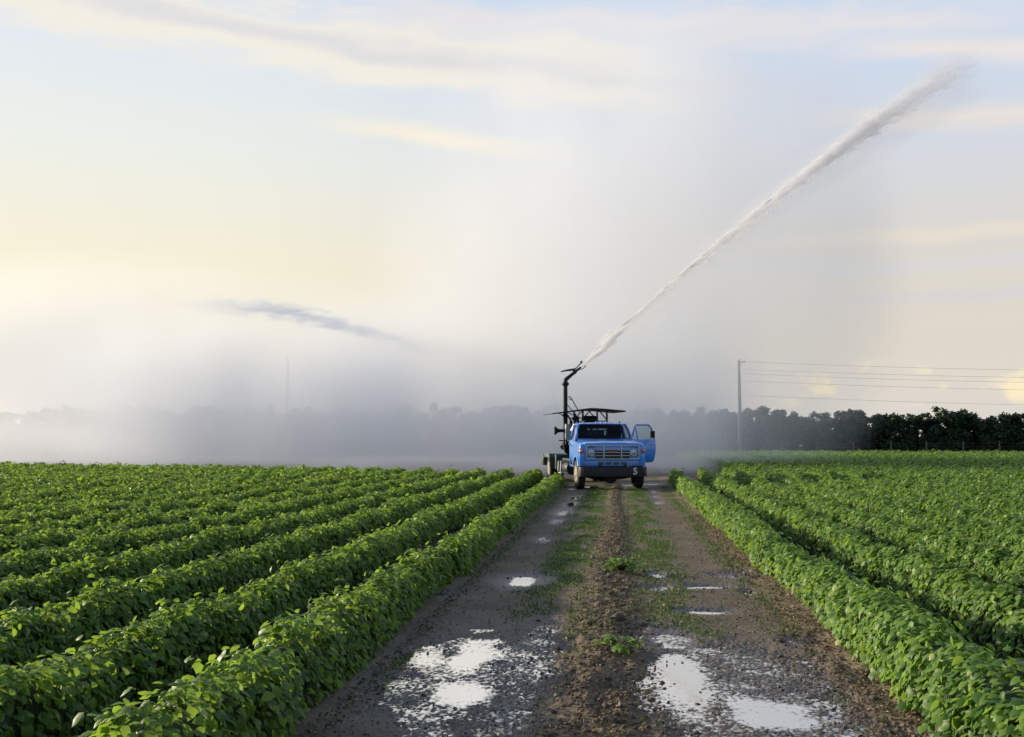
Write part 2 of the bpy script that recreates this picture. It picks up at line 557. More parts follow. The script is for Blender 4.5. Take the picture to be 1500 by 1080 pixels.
def road_fields(x, y):
    big = (fbm(x * 0.9, y * 0.5, 3, 11) - 0.5)
    med = (fbm(x * 5, y * 4, 3, 23) - 0.5)
    peb = (fbm(x * 66, y * 48, 3, 31) - 0.5)
    h = 0.012 + 0.018 * big + 0.012 * med + 0.008 * peb
    # loose ridge of soil down the middle
    cx = -0.10 + 0.05 * np.sin(y * 0.35) - 0.0012 * (y - 8)
    near = np.clip((24 - y) / 14, 0, 1)
    hw = 0.16 + 0.15 * near
    ridge = np.exp(-(np.abs(x - cx) / hw) ** 3)
    rough = fbm(x * 9, y * 7, 4, 41)
    h += ridge * (0.030 + 0.085 * (rough - 0.4) * (0.45 + 0.55 * near))
    # wheel tracks pressed in a little
    for tx in (-1.42, 1.12):
        h -= 0.010 * np.exp(-((x - tx) / 0.35) ** 2)
    # banks up to the crop rows
    h += 0.06 * np.clip((np.abs(x + 0.14) - 1.70) / 0.4, 0, 1)
    khalo = np.zeros_like(x)
    lhalo = np.zeros_like(x)
    blot = 0.30 + 1.4 * fbm(x * 7.5, y * 3.6, 4, 81)
    kcore = np.zeros_like(x)
    lcore = np.zeros_like(x)
    halo = np.zeros_like(x)
    for (u, v, ru, rv, d) in PUD:
        c = on_ground(u, v)
        rx = ru * CAM_H / (v - 640)
        ry = c.y / (v - 640) * rv
        wx = x - c.x + 0.30 * rx * (vnoise(x * 2.2 / max(rx, .2), y * 1.2, 5) - 0.5)
        wy = y - c.y + 0.30 * ry * (vnoise(x * 2.0, y * 2.2 / max(ry, .2), 6) - 0.5)
        rr = ((wx / rx) ** 2 + (wy / ry) ** 2) * blot
        if d > 0:
            k = np.clip(1.8 * np.exp(-rr ** 1.3 * 1.1), 0, 1)
            better = k > khalo
            lhalo = np.where(better, d, lhalo)
            khalo = np.maximum(khalo, k)
        else:
            k = np.clip(1.15 * np.exp(-rr ** 1.3 * 1.2), 0, 1)
            better = k > kcore
            lcore = np.where(better, d, lcore)
            kcore = np.maximum(kcore, k)
        halo = np.maximum(halo, np.exp(-rr * 0.65) * (0.7 if d > 0 else 1.0))
    grit = 0.032 * peb + 0.012 * med
    h = h * (1 - khalo) + khalo * (WL + lhalo - 0.001 + grit)
    h = h * (1 - kcore) + kcore * (WL + lcore + 0.9 * grit)
    pd = np.maximum(khalo, kcore) * .05
    moss = np.zeros_like(x)
    for (mx, mw, lo, hi) in ((-0.72, 0.38, 12, 60), (0.52, 0.36, 14, 60), (-0.55, 0.22, 8.5, 13), (1.50, 0.16, 11, 60), (-1.80, 0.12, 12, 60)):
        moss = np.maximum(moss, np.exp(-((x - mx - 0.10 * (fbm(x * 1, y * .7, 2, 51) - .5)) / mw) ** 4) * np.clip((y - lo) / 2, 0, 1) * np.clip((hi - y) / 4, 0, 1) * (1 if abs(mx) < 1 else 0.6))
    moss *= np.clip(fbm(x * 3.5, y * 0.9, 4, 61) * 2.4 - 0.25, 0, 1)
    moss = moss * (1 - np.clip(pd / .02, 0, 1))
    wet = np.clip(np.maximum(halo * 1.1, 0.55 * np.clip((WL + 0.016 - h) / 0.02, 0, 1)) * 1.0, 0, 1)
    wet = np.maximum(wet, 0.10 * np.clip(fbm(x * .8, y * .4, 3, 71) * 2 - .7, 0, 1))
    litter = np.maximum(ridge * 0.9, np.clip((x - 1.25) / 0.35, 0, 1) * 0.9)
    wet *= 1 - 0.8 * ridge
    return h, moss, wet, litter


ys = [3.6]
while ys[-1] < 47:
    ys.append(ys[-1] * 1.0019)
ys = np.array(ys)
xs = np.linspace(-2.35, 2.15, 560)
X, Y = np.meshgrid(xs, ys)
H, MO, WE, LI = road_fields(X, Y)
nx, ny = len(xs), len(ys)
idx = np.arange(nx * ny).reshape(ny, nx)
q = np.stack([idx[:-1, :-1], idx[:-1, 1:], idx[1:, 1:], idx[1:, :-1]], -1).reshape(-1, 4)
me = np_mesh('dirt_track', np.stack([X, Y, H], -1).reshape(-1, 3), q.ravel(), np.arange(len(q)) * 4, [M_road], smooth=True,
             attrs={'moss': MO.ravel(), 'wet': WE.ravel(), 'litter': LI.ravel()})
tag(link('dirt_track', me), kind='structure')


def hgt(x, y):
    return road_fields(np.asarray(x, float), np.asarray(y, float))[0]


# cross track and verge beyond the first field
g = MB()
g.poly([(-45, 59.0, -0.03), (-2.35, 44.2, -0.03), (2.1, 46.9, -0.012), (2.1, 66, -0.03), (-45, 74, -0.03)], [(0, 1, 2, 3, 4)])
tag(g.build('cross_track', M_soil), kind='structure')

# water lies level in the dips; the pebbles of the track poke through it
wetq = (H < WL + .003)
fm = (wetq[:-1, :-1] | wetq[:-1, 1:] | wetq[1:, 1:] | wetq[1:, :-1])
dep = np.clip((WL - H) / .010, 0, 1)
dep = (dep + np.roll(dep, 1, 0) + np.roll(dep, -1, 0) + np.roll(dep, 1, 1) + np.roll(dep, -1, 1)) / 5
xm = (X[:-1, :-1] < -.1)
for sel in (fm & xm, fm & ~xm):
    wq = np.stack([idx[:-1, :-1], idx[:-1, 1:], idx[1:, 1:], idx[1:, :-1]], -1)[sel]
    uq, inv_ = np.unique(wq.ravel(), return_inverse=True)
    me = np_mesh('puddle_water', np.stack([X.ravel()[uq], Y.ravel()[uq], np.full(len(uq), WL)], -1), inv_.ravel(), np.arange(len(wq)) * 4, [M_water],
                 smooth=True, attrs={'depth': dep.ravel()[uq]})
    tag(link('puddle_water', me), kind='structure')


# ------------------------------------------------------------------ leaf clouds
def unit(v):
    return v / np.maximum(np.linalg.norm(v, axis=-1, keepdims=True), 1e-6)


def leaf_arrays(P, N, T, L, W, fine):
    """blades at P with normal N pointing along T"""
    N = unit(N)
    T = unit(T - N * np.sum(T * N, -1, keepdims=True))
    B = np.cross(N, T)
    L, W = L[:, None], W[:, None]
    n = len(P)
    if fine:
        V = np.stack([P, P + T * L * .5 + N * L * .10, P + T * L - N * L * .16,
                      P + T * L * .22 + B * W * .50, P + T * L * .62 + B * W * .40 - N * L * .05,
                      P + T * L * .22 - B * W * .50, P + T * L * .62 - B * W * .40 - N * L * .05], 1)
        loops = np.array([0, 1, 4, 3, 1, 2, 4, 0, 5, 6, 1, 1, 6, 2])
        st = np.array([0, 4, 7, 11])
        k, nl = 7, 14
    else:
        V = np.stack([P, P + T * L * .40 + B * W * .5 - N * L * .06, P + T * L - N * L * .10, P + T * L * .40 - B * W * .5 - N * L * .06], 1)
        loops = np.array([0, 1, 2, 0, 2, 3])
        st = np.array([0, 3])
        k, nl = 4, 6
    lo = (loops[None, :] + (np.arange(n) * k)[:, None]).ravel()
    ss = (st[None, :] + (np.arange(n) * nl)[:, None]).ravel()
    return V.reshape(-1, 3), lo, ss, k


def join(parts):
    V, Lp, S, Mi, To = [], [], [], [], []
    vo = lo = 0
    for (v, l, s, mi, tone) in parts:
        V.append(v)
        Lp.append(l + vo)
        S.append(s + lo)
        Mi.append(np.full(len(s), mi))
        To.append(tone)
        vo += len(v)
        lo += len(l)
    return np.concatenate(V), np.concatenate(Lp), np.concatenate(S), np.concatenate(Mi), np.concatenate(To)


LB = 0.067


def bean_row(xc, y0, y1, h0, a0, mat, seed, droop=0.6, lmul=1.0, crest=0.85):
    r = np.random.default_rng(seed)
    # how many leaves at which distance: bigger, fewer blades far away
    yy = np.linspace(y0, y1, max(8, int((y1 - y0) * 4)))
    Ls = LB * lmul * np.maximum(1, yy / 13) ** 0.58
    dens = 460 * (0.098 / Ls) ** 2
    cum = np.concatenate([[0], np.cumsum((dens[1:] + dens[:-1]) / 2 * np.diff(yy))])
    n = int(cum[-1])
    y = np.interp(r.random(n) * cum[-1], cum, yy)
    L0 = LB * lmul * np.maximum(1, y / 13) ** 0.58

    def prof(y):
        hh = h0 * (0.74 + 0.52 * fbm(y * 2.6, y * 0 + xc * 3.1, 2, 3)) * (0.94 + 0.12 * vnoise(y * .22, y * 0 + xc, 4)) * (1 + 0.16 * np.clip((10 - y) / 4, 0, 1))
        aa = a0 * (0.70 + 0.60 * fbm(y * 2.2, y * 0 + xc * 5.7, 2, 9))
        aa = aa * (1 + 0.25 * np.clip((9.5 - y) / 3.5, 0, 1))
        cc = xc + 0.09 * (fbm(y * 0.5, y * 0 + xc * 1.7, 2, 15) - 0.5) * 2
        return hh, aa, cc
    hh, aa, cc = prof(y)
    th = np.pi * (0.5 + np.sign(r.random(n) - .5) * 0.5 * r.random(n) ** crest)
    ct, sn = np.cos(th), np.sin(th)
    lump = 0.90 + 0.26 * vnoise(y * 6.5, th * 2.4 + xc, 19)
    rad = lump * (1 - 0.22 * r.random(n) ** 1.5)
    out = r.random(n) < 0.06
    rad = np.where(out, rad * (1.06 + 0.22 * r.random(n) ** 1.5), rad)
    px_ = cc + aa * np.sign(ct) * np.abs(ct) ** 0.75 * rad
    pz = hh * np.abs(sn) ** 0.75 * rad
    P = np.stack([px_, y, pz], -1)
    O = unit(np.stack([ct / a0, 0 * ct, sn / h0], -1))
    N = unit(O * 0.80 + np.array([0, 0, 0.45]) + r.normal(0, 0.43, (n, 3)))
    T = O * np.array([1.0, 0, 0]) * 0.9 + np.array([0, 0, -1.0]) * droop + r.normal(0, 0.75, (n, 3)) * np.array([.6, 1, .4])
    L = L0 * r.uniform(0.7, 1.25, n)
    W = L * r.uniform(0.68, 0.88, n)
    P = P - unit(T) * (L * 0.4)[:, None]
    tone = np.clip(r.normal(0.40, 0.30, n) + 0.35 * (fbm(y * 1.5, y * 0 + xc, 2, 77) - .5), 0, 1)
    tone = np.where(r.random(n) < 0.012, r.uniform(1.4, 2.0, n), tone)
    parts = []
    for fine, sel in ((True, y < 15), (False, y >= 15)):
        if sel.sum():
            v, l, s, k = leaf_arrays(P[sel], N[sel], T[sel], L[sel], W[sel], fine)
            parts.append((v, l, s, 0, np.repeat(tone[sel], k)))
    # solid core under the leaves, its dark colour stands in for shade among the stalks
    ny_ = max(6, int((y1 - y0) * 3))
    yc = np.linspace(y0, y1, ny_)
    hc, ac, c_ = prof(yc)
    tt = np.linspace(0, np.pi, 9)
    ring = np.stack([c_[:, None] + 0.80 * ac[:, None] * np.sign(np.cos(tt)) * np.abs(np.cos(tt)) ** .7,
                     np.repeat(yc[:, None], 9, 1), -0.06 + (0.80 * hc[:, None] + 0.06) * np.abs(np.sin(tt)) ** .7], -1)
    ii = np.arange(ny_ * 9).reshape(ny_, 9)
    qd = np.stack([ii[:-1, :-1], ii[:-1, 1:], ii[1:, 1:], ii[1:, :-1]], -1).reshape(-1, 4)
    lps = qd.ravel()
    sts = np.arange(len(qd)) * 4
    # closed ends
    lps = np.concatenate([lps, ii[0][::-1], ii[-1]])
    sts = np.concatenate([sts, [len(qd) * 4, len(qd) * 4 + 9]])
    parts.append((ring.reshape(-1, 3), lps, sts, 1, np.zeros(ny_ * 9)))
    V, Lp, S, Mi, To = join(parts)
    V[:, 1] -= y0
    V[:, 0] -= xc
    me = np_mesh('bean_row', V, Lp, S, [mat, M_stalk_shade], Mi, attrs={'tone': To})
    o = link('bean_row', me)
    o.location = (xc, y0, 0)
    return o


ORD = ['first', 'second', 'third', 'fourth', 'fifth', 'sixth', 'seventh', 'eighth', 'ninth', 'tenth', 'eleventh', 'twelfth', 'thirteenth',
       'fourteenth', 'fifteenth', 'sixteenth']
k = 0
while True:
    xc = -2.16 - 1.18 * k
    y0 = max(4.3, (abs(xc) - 1.2) / 0.66)
    y1 = 44.0 + 0.36 * (abs(xc) - 2.2) + rng.uniform(-.3, .3)
    if k == 0:
        y1 = 39.0
    if y0 > y1 - 2 or k > 45:
        break
    o = bean_row(xc, y0, y1, 0.375, 0.205, M_bean_l, 100 + k, 0.45)
    if k == 0:
        lab = 'leafy green bean row bordering the dirt track on its left, ending beside the truck'
    elif k < 9:
        lab = '%s dark green bean row left of the dirt track, parallel to it' % ORD[k]
    else:
        lab = 'bean row far out on the left, merging with its neighbours before the mist'
    tag(o, lab, 'crop row', 'bean rows left of the track')
    k += 1
k = 0
while True:
    xc = 2.04 + 1.05 * k
    y0 = max(4.3, (abs(xc) - 1.0) / 0.46)
    y1 = 99.0 if k > 2 else (41.5 + k * 1.0)
    if y0 > y1 - 4 or k > 60:
        break
    o = bean_row(xc, y0, y1, 0.43, 0.215 if k == 0 else 0.175, M_bean_r, 300 + k, 1.05, 1.0, 0.85 if k == 0 else 1.35)
    if k == 0:
        lab = 'bright green bean row with drooping leaves bordering the dirt track on its right'
    elif k < 8:
        lab = '%s bright green bean row right of the dirt track, parallel to it' % ORD[k]
    else:
        lab = 'bean row far out on the right, merging with its neighbours towards the trees'
    tag(o, lab, 'crop row', 'bean rows right of the track')
    k += 1

# ------------------------------------------------------------------ truck
o0 = on_ground(891.5, 716.5)
YAW = R(11.5)
T = tag(empty('irrigation_truck', (o0.x, o0.y, -0.015), YAW),
        'faded blue truck with an open door, green canopy and tall water gun on the track', 'truck')
# local frame: x to the right of the picture, y towards the rear, z up; front axle at the origin


def wheel(x, y, side, dual=False, name='wheel'):
    e = empty(name)
    e.parent = T
    e.location = (x, y, 0.5)
    for i, off in enumerate([0.0, -side * 0.30] if dual else [0.0]):
        t_ = MB()
        wd = 0.13
        prof = [(-wd, 0.30), (-wd, 0.44), (-wd * .8, 0.485), (-wd * .45, 0.5), (-wd * .40, 0.488), (-.02, 0.488), (-.015, .5), (.015, .5), (.02, .488),
                (wd * .40, 0.488), (wd * .45, 0.5), (wd * .8, 0.485), (wd, 0.44), (wd, 0.30), (wd * .6, .27), (-wd * .6, .27), (-wd, .30)]
        t_.lathe(prof, (off, 0, 0), 'x', 36)
        t_.build('tyre', M_rubber, e, smooth=True)
    r_ = MB()
    s_ = side
    r_.lathe([(s_ * .125, .30), (s_ * .105, .285), (s_ * (.02 if dual else .05), .24), (s_ * (.00 if dual else .09), .16), (s_ * (.00 if dual else .13), .13),
              (s_ * (.10 if dual else .15), .10), (s_ * (.12 if dual else .17), .04), (s_ * (.12 if dual else .17), .001)], (0, 0, 0), 'x', 28)
    for a in range(8):
        an = a * math.pi / 4
        r_.tube([(s_ * .02, .19 * math.cos(an), .19 * math.sin(an)), (s_ * .11, .19 * math.cos(an), .19 * math.sin(an))], .016, 6)
    r_.build('rim', M_rim, e, smooth=True)
    return e


wheel(-0.98, 0, -1)
wheel(0.98, 0, 1)
wheel(-1.00, 6.55, -1, True)
wheel(1.00, 6.55, 1, True)
m = MB()
for s in (-1, 1):
    m.span((s * .42 - .045, -0.75, .62), (s * .42 + .045, 8.0, .84))
for y in (-.5, 1.2, 3.0, 5.0, 7.6):
    m.span((-.375, y, .66), (.375, y + .1, .80))
m.build('chassis_frame', M_black, T)
m = MB()
m.tube([(-.95, 0, .5), (-.5, 0, .40), (.5, 0, .40), (.95, 0, .5)], .06, 8)
m.tube([(-.85, .25, .45), (.85, .25, .45)], .025, 6)
for s in (-1, 1):
    m.span((s * .52 - .04, -.6, .50), (s * .52 + .04, .6, .56))
m.build('front_axle', M_black, T)
m = MB()
m.tube([(-1, 6.55, .5), (1, 6.55, .5)], .08, 8)
m.lathe([(-.2, .05), (-.16, .18), (0, .24), (.16, .18), (.2, .05)], (0, 6.5, .5), 'y', 16)
m.build('rear_axle', M_black, T, smooth=True)
m = MB()
m.span((-.36, -.45, .42), (.36, .75, .95))
m.lathe([(-.2, .2), (.2, .2)], (0, -.3, .42), 'y', 14)
m.span((-.30, .75, .48), (.30, 1.5, .80))
m.build('engine', M_black, T, bevel=.04)
# bumper with the painted number
m = MB()
prof = [(-1.13, -.62), (-1.10, -.86), (-.98, -.95), (.98, -.95), (1.10, -.86), (1.13, -.62), (1.09, -.62), (1.06, -.83), (.96, -.90), (-.96, -.90), (-1.06, -.83), (-1.09, -.62)]
m.prism(prof, 'z', .46, .775)
bump_o = m.build('bumper', M_bumper, T, bevel=.012)
fc = bpy.data.curves.new('fleet_number', 'FONT')
fc.body = '5'
fc.size = .30
fc.align_x = 'CENTER'
fc.align_y = 'CENTER'
fc.extrude = .002
fc.offset = .006
tmp = bpy.data.objects.new('tmp_text', fc)
col.objects.link(tmp)
dg = bpy.context.evaluated_depsgraph_get()
tm = bpy.data.meshes.new_from_object(tmp.evaluated_get(dg))
bpy.data.objects.remove(tmp)
tm.materials.clear()
tm.materials.append(M_white)
fo = link('fleet_number', tm, bump_o)
fo.rotation_euler = (R(90), 0, 0)
fo.location = (.70, -.955, .625)
fo['label'] = 'white number 5'

# front end: valance, fenders, hood
m = MB()
m.loft([[(-.98, -.70, .79), (.98, -.70, .79), (.98, -.70, .985), (-.98, -.70, .985)],
        [(-1.0, -.30, .79), (1.0, -.30, .79), (1.0, -.30, .985), (-1.0, -.30, .985)]])
val = m.build('valance', M_blue, T, bevel=.015)
m = MB()
for gx in (-.385, -.13, .125, .38):
    for gz in (.845, .885, .925):
        m.span((gx - .10, -.712, gz - .011), (gx + .10, -.702, gz + .011))
m.build('louvre', M_black, val)
m = MB()
for gx in (-.385, -.13, .125, .38):
    for (za, zb) in ((.824, .832), (.938, .946)):
        m.span((gx - .12, -.714, za), (gx + .12, -.702, zb))
    for sx in (-.116, .109):
        m.span((gx + sx, -.714, .833), (gx + sx + .007, -.702, .937))
m.build('louvre_trim', M_silver, val)
# fenders: side outline with the wheel arch, lofted outwards
def arch(ya, yb, z0, ztop_a, ztop_b, r=.60, n=14):
    pts = [(ya, z0)]
    pts += [(-r * math.cos(a), .5 + r * math.sin(a)) for a in np.linspace(math.asin((z0 - .5) / r), math.pi - math.asin((z0 - .5) / r), n)]
    pts += [(yb, z0), (yb, ztop_b), ((ya + yb) / 2, (ztop_a + ztop_b) / 2 + .01), (ya + .12, ztop_a), (ya + .03, ztop_a - .04), (ya, ztop_a - .14)]
    return pts


for s in (-1, 1):
    m = MB()
    ol = arch(-.70, .86, .79, 1.54, 1.62)
    secs = []
    for (xo, sh) in ((.86, 1.0), (1.02, 1.0), (1.075, .985), (1.10, .955)):
        cy0, cz0 = 0.08, 1.15
        sec = []
        for (yy_, zz_) in ol:
            top = max(0, zz_ - 1.35) / .25
            sec.append((s * (xo - (.0 if xo < .9 else .05 * top)), cy0 + (yy_ - cy0) * sh, zz_ if zz_ < 1.2 else cz0 + (zz_ - cz0) * (sh if sh == 1 else sh - .04)))
        secs.append(sec)
    m.loft(secs)
    fd = m.build('fender', M_blue, T, bevel=.012)
    m = MB()
    m.tube([(s * 1.105 + s * (.03 * 0), .6 * -math.cos(a), .5 + .60 * math.sin(a)) for a in np.linspace(.5, 2.64, 14)], .022, 6)
    m.build('arch_lip', M_blue, fd, smooth=True)
    m = MB()
    m.lathe([(-.035, .001), (-.03, .035), (0, .062), (.03, .066)], (s * 1.03, -.735, 1.285), 'y', 16)
    tl = m.build('turn_signal', M_amber, T, smooth=True)
    m = MB()
    m.lathe([(0, .078), (.05, .085)], (s * 1.03, -.712, 1.285), 'y', 16)
    m.build('bezel', M_steel, tl, smooth=True)
# hood: crowned, slightly rising to the windscreen
m = MB()
secs = []
for (y, zt, hw) in ((-.72, 1.50, .95), (-.70, 1.555, .945), (-.60, 1.585, .94), (-.2, 1.62, .94), (.3, 1.655, .93), (.80, 1.675, .92)):
    sec = [(-hw, y, 1.30), (-hw, y, zt - .05), (-hw + .05, y, zt - .012), (-.55, y, zt), (-.28, y, zt + .014), (-.10, y, zt + .010), (.10, y, zt + .010),
           (.28, y, zt + .014), (.55, y, zt), (hw - .05, y, zt - .012), (hw, y, zt - .05), (hw, y, 1.30)]
    secs.append(sec)
m.loft(secs)
hd = m.build('hood', M_blue, T, smooth=True)
for s in (-1, 1):
    m = MB()
    m.tube([(s * .947, -.69, 1.49), (s * .943, -.2, 1.575), (s * .933, .3, 1.61), (s * .925, .70, 1.628)], .010, 5)
    m.build('seam', M_black, hd)
# nose panel round the grille
m = MB()
m.span((-.93, -.735, .985), (-.885, -.60, 1.515))
m.span((.885, -.735, .985), (.93, -.60, 1.515))
m.span((-.885, -.735, 1.475), (.885, -.60, 1.515))
m.span((-.885, -.735, .985), (.885, -.60, 1.015))
m.build('nose_panel', M_blue, T, bevel=.008)
G = empty('grille')
G.parent = T
m = MB()
m.span((-.885, -.66, 1.015), (.885, -.64, 1.475))
m.build('backing', M_black, G)
m = MB()
for (xa, xb, za, zb) in ((-.88, .88, 1.445, 1.475), (-.88, .88, 1.017, 1.043), (-.88, -.852, 1.043, 1.445), (.852, .88, 1.043, 1.445),
                         (-.31, -.275, 1.043, 1.445), (.275, .31, 1.043, 1.445)):
    m.span((xa, -.765, za), (xb, -.70, zb))
m.build('frame', M_silver, G, bevel=.006)
m = MB()
for z in (1.14, 1.245, 1.35):
    for (xa, xb) in ((-.565, -.312), (-.273, .273), (.312, .565)):
        m.span((xa, -.75, z - .011), (xb, -.70, z + .011))
m.build('bars', M_silver, G)
for s in (-1, 1):      # pale blue inner panels beside the lamps
    for (za, zb) in ((1.045, 1.09), (1.40, 1.443)):
        m = MB()
        m.span((s * .575, -.72, za), (s * .85, -.68, zb))
        m.build('lamp_surround', M_blue, G)
m = MB()
for z in (1.092, 1.195, 1.30, 1.40):
    m.span((-.565, -.70, z - .006), (.565, -.675, z + .006))
m.build('inner_bars', M_steel, G)
m = MB()
m.span((-.13, -.762, 1.262), (.13, -.752, 1.328))
m.build('badge', M_badge, G, bevel=.004)
for s in (-1, 1):
    h = empty('headlight')
    h.parent = T
    h.location = (s * .71, -.70, 1.245)
    m = MB()
    m.lathe([(-.05, .001), (-.045, .05), (-.02, .098), (.0, .105)], (0, 0, 0), 'y', 22)
    m.build('lens', M_lens, h, smooth=True)
    m = MB()
    m.lathe([(.0, .105), (-.03, .108), (-.035, .125), (.0, .132), (.02, .132)], (0, 0, 0), 'y', 22)
    m.build('rim', M_silver, h, smooth=True)
    m = MB()
    m.span((-.14, .012, -.155), (.14, .035, .155))
    m.build('bezel', M_steel, h, bevel=.006)

# cab
CB = empty('cab')
CB.parent = T
m = MB()
m.span((-.96, .78, .74), (.96, .86, 1.60))                      # firewall
m.span((-.98, .86, .72), (.98, 2.18, .80))                      # floor
m.span((-.96, 2.10, .80), (.96, 2.18, 1.66))                    # rear wall below the window
m.span((-.99, .86, .80), (-.93, 1.02, 1.66))
m.span((.93, .86, .80), (.99, .93, 1.66))
m.span((.93, 1.98, .80), (.99, 2.10, 1.66))
m.poly([(.90, 1.66, 1.66), (.96, 1.66, 1.66), (.96, 2.09, 1.66), (.90, 2.09, 1.66), (.80, 1.66, 2.16), (.85, 1.66, 2.16), (.85, 2.09, 2.16), (.80, 2.09, 2.16)],
       [(0, 1, 2, 3), (4, 7, 6, 5), (0, 4, 5, 1), (1, 5, 6, 2), (2, 6, 7, 3), (3, 7, 4, 0)])
m.span((-.99, 1.98, .80), (-.93, 2.10, 1.66))
m.span((-.93, .70, 1.60), (.93, .90, 1.685))                    # cowl
m.build('shell', M_blue, CB, bevel=.015)
wb, wt = [(.93, .74, 1.68), (.79, 1.12, 2.17)]
for s in (-1, 1):
    for pts_, r_p in (([(s * .955, .74, 1.66), (s * .935, .82, 1.80), (s * .885, .98, 2.02), (s * .81, 1.13, 2.19)], .034),
                      ([(s * .955, 2.08, 1.64), (s * .92, 2.10, 1.9), (s * .80, 2.05, 2.19)], .055)):
        m = MB()
        m.tube(pts_, r_p, 8)
        m.build('pillar', M_blue, CB, smooth=True)
m = MB()
secs = []
for (y, hw, z0, z1) in ((1.06, .79, 2.185, 2.21), (1.12, .82, 2.185, 2.235), (1.3, .835, 2.185, 2.255), (1.75, .835, 2.185, 2.26), (2.05, .82, 2.18, 2.24), (2.15, .79, 2.155, 2.20)):
    secs.append([(-hw, y, z0), (-hw, y, z0 + (z1 - z0) * .45), (-hw + .10, y, z1 - .012), (-.3, y, z1), (.3, y, z1), (hw - .10, y, z1 - .012), (hw, y, z0 + (z1 - z0) * .45), (hw, y, z0)])
m.loft(secs)
m.build('roof', M_blue, CB, smooth=True)
m = MB()
m.span((-.80, 2.095, 2.05), (.80, 2.135, 2.155))
m.span((-.86, 2.095, 1.662), (-.36, 2.135, 2.05))
m.span((.36, 2.095, 1.662), (.86, 2.135, 2.05))
m.span((-.36, 2.095, 1.662), (.36, 2.135, 1.80))
m.build('rear_panel', M_black, CB)
m = MB()
m.span((-.36, 2.11, 1.80), (.36, 2.12, 2.05))
m.build('rear_window', M_pane, CB)
m = MB()
m.poly([(-.91, .755, 1.685), (.91, .755, 1.685), (.86, .94, 1.98), (.78, 1.11, 2.19), (-.78, 1.11, 2.19), (-.86, .94, 1.98)], [(0, 1, 2, 3, 4, 5)])
m.build('windshield', M_glass, CB)
m = MB()
m.tube([(-.92, .75, 1.69), (.92, .75, 1.69)], .014, 6)
m.tube([(-.79, 1.105, 2.195), (.79, 1.105, 2.195)], .012, 6)
for s in (-1, 1):
    m.tube([(s * .915, .755, 1.685), (s * .865, .94, 1.98), (s * .785, 1.10, 2.16)], .024, 6)
m.build('windshield_gasket', M_black, CB)
for xw in (-.45, .25):
    m = MB()
    m.tube([(xw, .72, 1.69), (xw + .42, .775, 1.735)], .008, 5)
    m.build('wiper', M_black, CB)
m = MB()
m.span((-.90, .90, 1.42), (.90, 1.14, 1.64))
m.build('dashboard', M_black, CB, bevel=.04)
m = MB()
m.span((-.85, 1.62, .82), (.85, 2.05, 1.18))
m.span((-.85, 1.90, 1.18), (.85, 2.06, 1.72))
m.build('seat', M_seat, CB, bevel=.05)
m = MB()
m.tube([(.45 + .20 * math.cos(a), 1.28 + .08 * math.sin(a), 1.66 + .17 * math.sin(a)) for a in np.linspace(0, 2 * math.pi, 20)], .014, 6)
m.tube([(.45, 1.28, 1.66), (.45, 1.1, 1.5)], .03, 6)
m.build('steering_wheel', M_black, CB, smooth=True)
for x in (-.62, -.17, 0, .17, .62):
    m = MB()
    m.lathe([(0, .045), (.03, .040), (.05, .02), (.055, .001)], (x, 1.22, 2.243), 'z', 10)
    m.build('clearance_light', M_steel if x else M_blue, T, smooth=True)

# doors
def door(side):
    """built closed, running back from the hinge"""
    d = empty('door')
    d.parent = T
    d.location = (side * .965, .93, 0)
    m = MB()
    s = side
    secs = []
    for (z, bow, y1) in ((.86, -.03, .98), (.93, .0, 1.06), (1.15, .025, 1.11), (1.40, .03, 1.13), (1.60, .012, 1.13), (1.665, -.012, 1.12)):
        secs.append([(s * bow, 0, z), (s * (bow + .004), .1, z), (s * (bow + .004), y1 - .1, z), (s * (bow - .004), y1, z), (s * (-.05), y1, z), (s * (-.05), 0, z)])
    m.loft(secs)
    m.build('panel', M_blue, d, smooth=True)
    m = MB()
    fr = [(s * -.01, .02, 1.665), (s * -.05, .14, 1.86), (s * -.10, .27, 2.08), (s * -.135, .36, 2.165), (s * -.14, .95, 2.175), (s * -.11, 1.05, 2.05), (s * -.02, 1.10, 1.665)]
    m.tube(fr, .030, 6)
    m.tube([(s * -.015, .34, 1.665), (s * -.115, .30, 2.12)], .024, 6)
    m.build('window_frame', M_blue, d, smooth=True)
    m = MB()
    m.poly([(s * -.02, .34, 1.665), (s * -.02, 1.09, 1.665), (s * -.11, 1.04, 2.05), (s * -.14, .95, 2.165), (s * -.135, .36, 2.16)], [(0, 1, 2, 3, 4)])
    m.build('window_pane', M_pane, d)
    m = MB()
    m.poly([(s * -.012, .03, 1.665), (s * -.02, .33, 1.665), (s * -.13, .35, 2.15), (s * -.10, .27, 2.08)], [(0, 1, 2, 3)])
    m.build('vent_pane', M_pane, d)
    m = MB()
    m.tube([(s * .03, .92, 1.50), (s * .065, .93, 1.50), (s * .065, 1.06, 1.50), (s * .03, 1.07, 1.50)], .013, 6)
    m.build('handle', M_silver, d)
    # mirror on its bracket
    m = MB()
    if side < 0:
        m.tube([(s * .03, .10, 1.40), (s * .22, .02, 1.52), (s * .24, .0, 1.62), (s * .24, .0, 2.12), (s * .20, .02, 2.16), (s * -.08, .25, 2.10)], .011, 6)
        m.tube([(s * .03, .16, 1.62), (s * .24, .0, 1.70)], .009, 6)
    else:
        m.tube([(s * .03, .35, 1.40), (s * .10, .62, 1.55), (s * .11, .86, 1.74), (s * .11, .86, 2.05), (s * -.06, .80, 2.16)], .010, 6)
    m.build('mirror_bracket', M_steel, d)
    m = MB()
    if side < 0:
        m.box((s * .25, -.005, 1.86), (.19, .05, .42))
    else:
        m.box((s * .12, .90, 1.84), (.06, .17, .24))
    m.build('mirror', M_steel if side < 0 else M_black, d, bevel=.015)
    return d


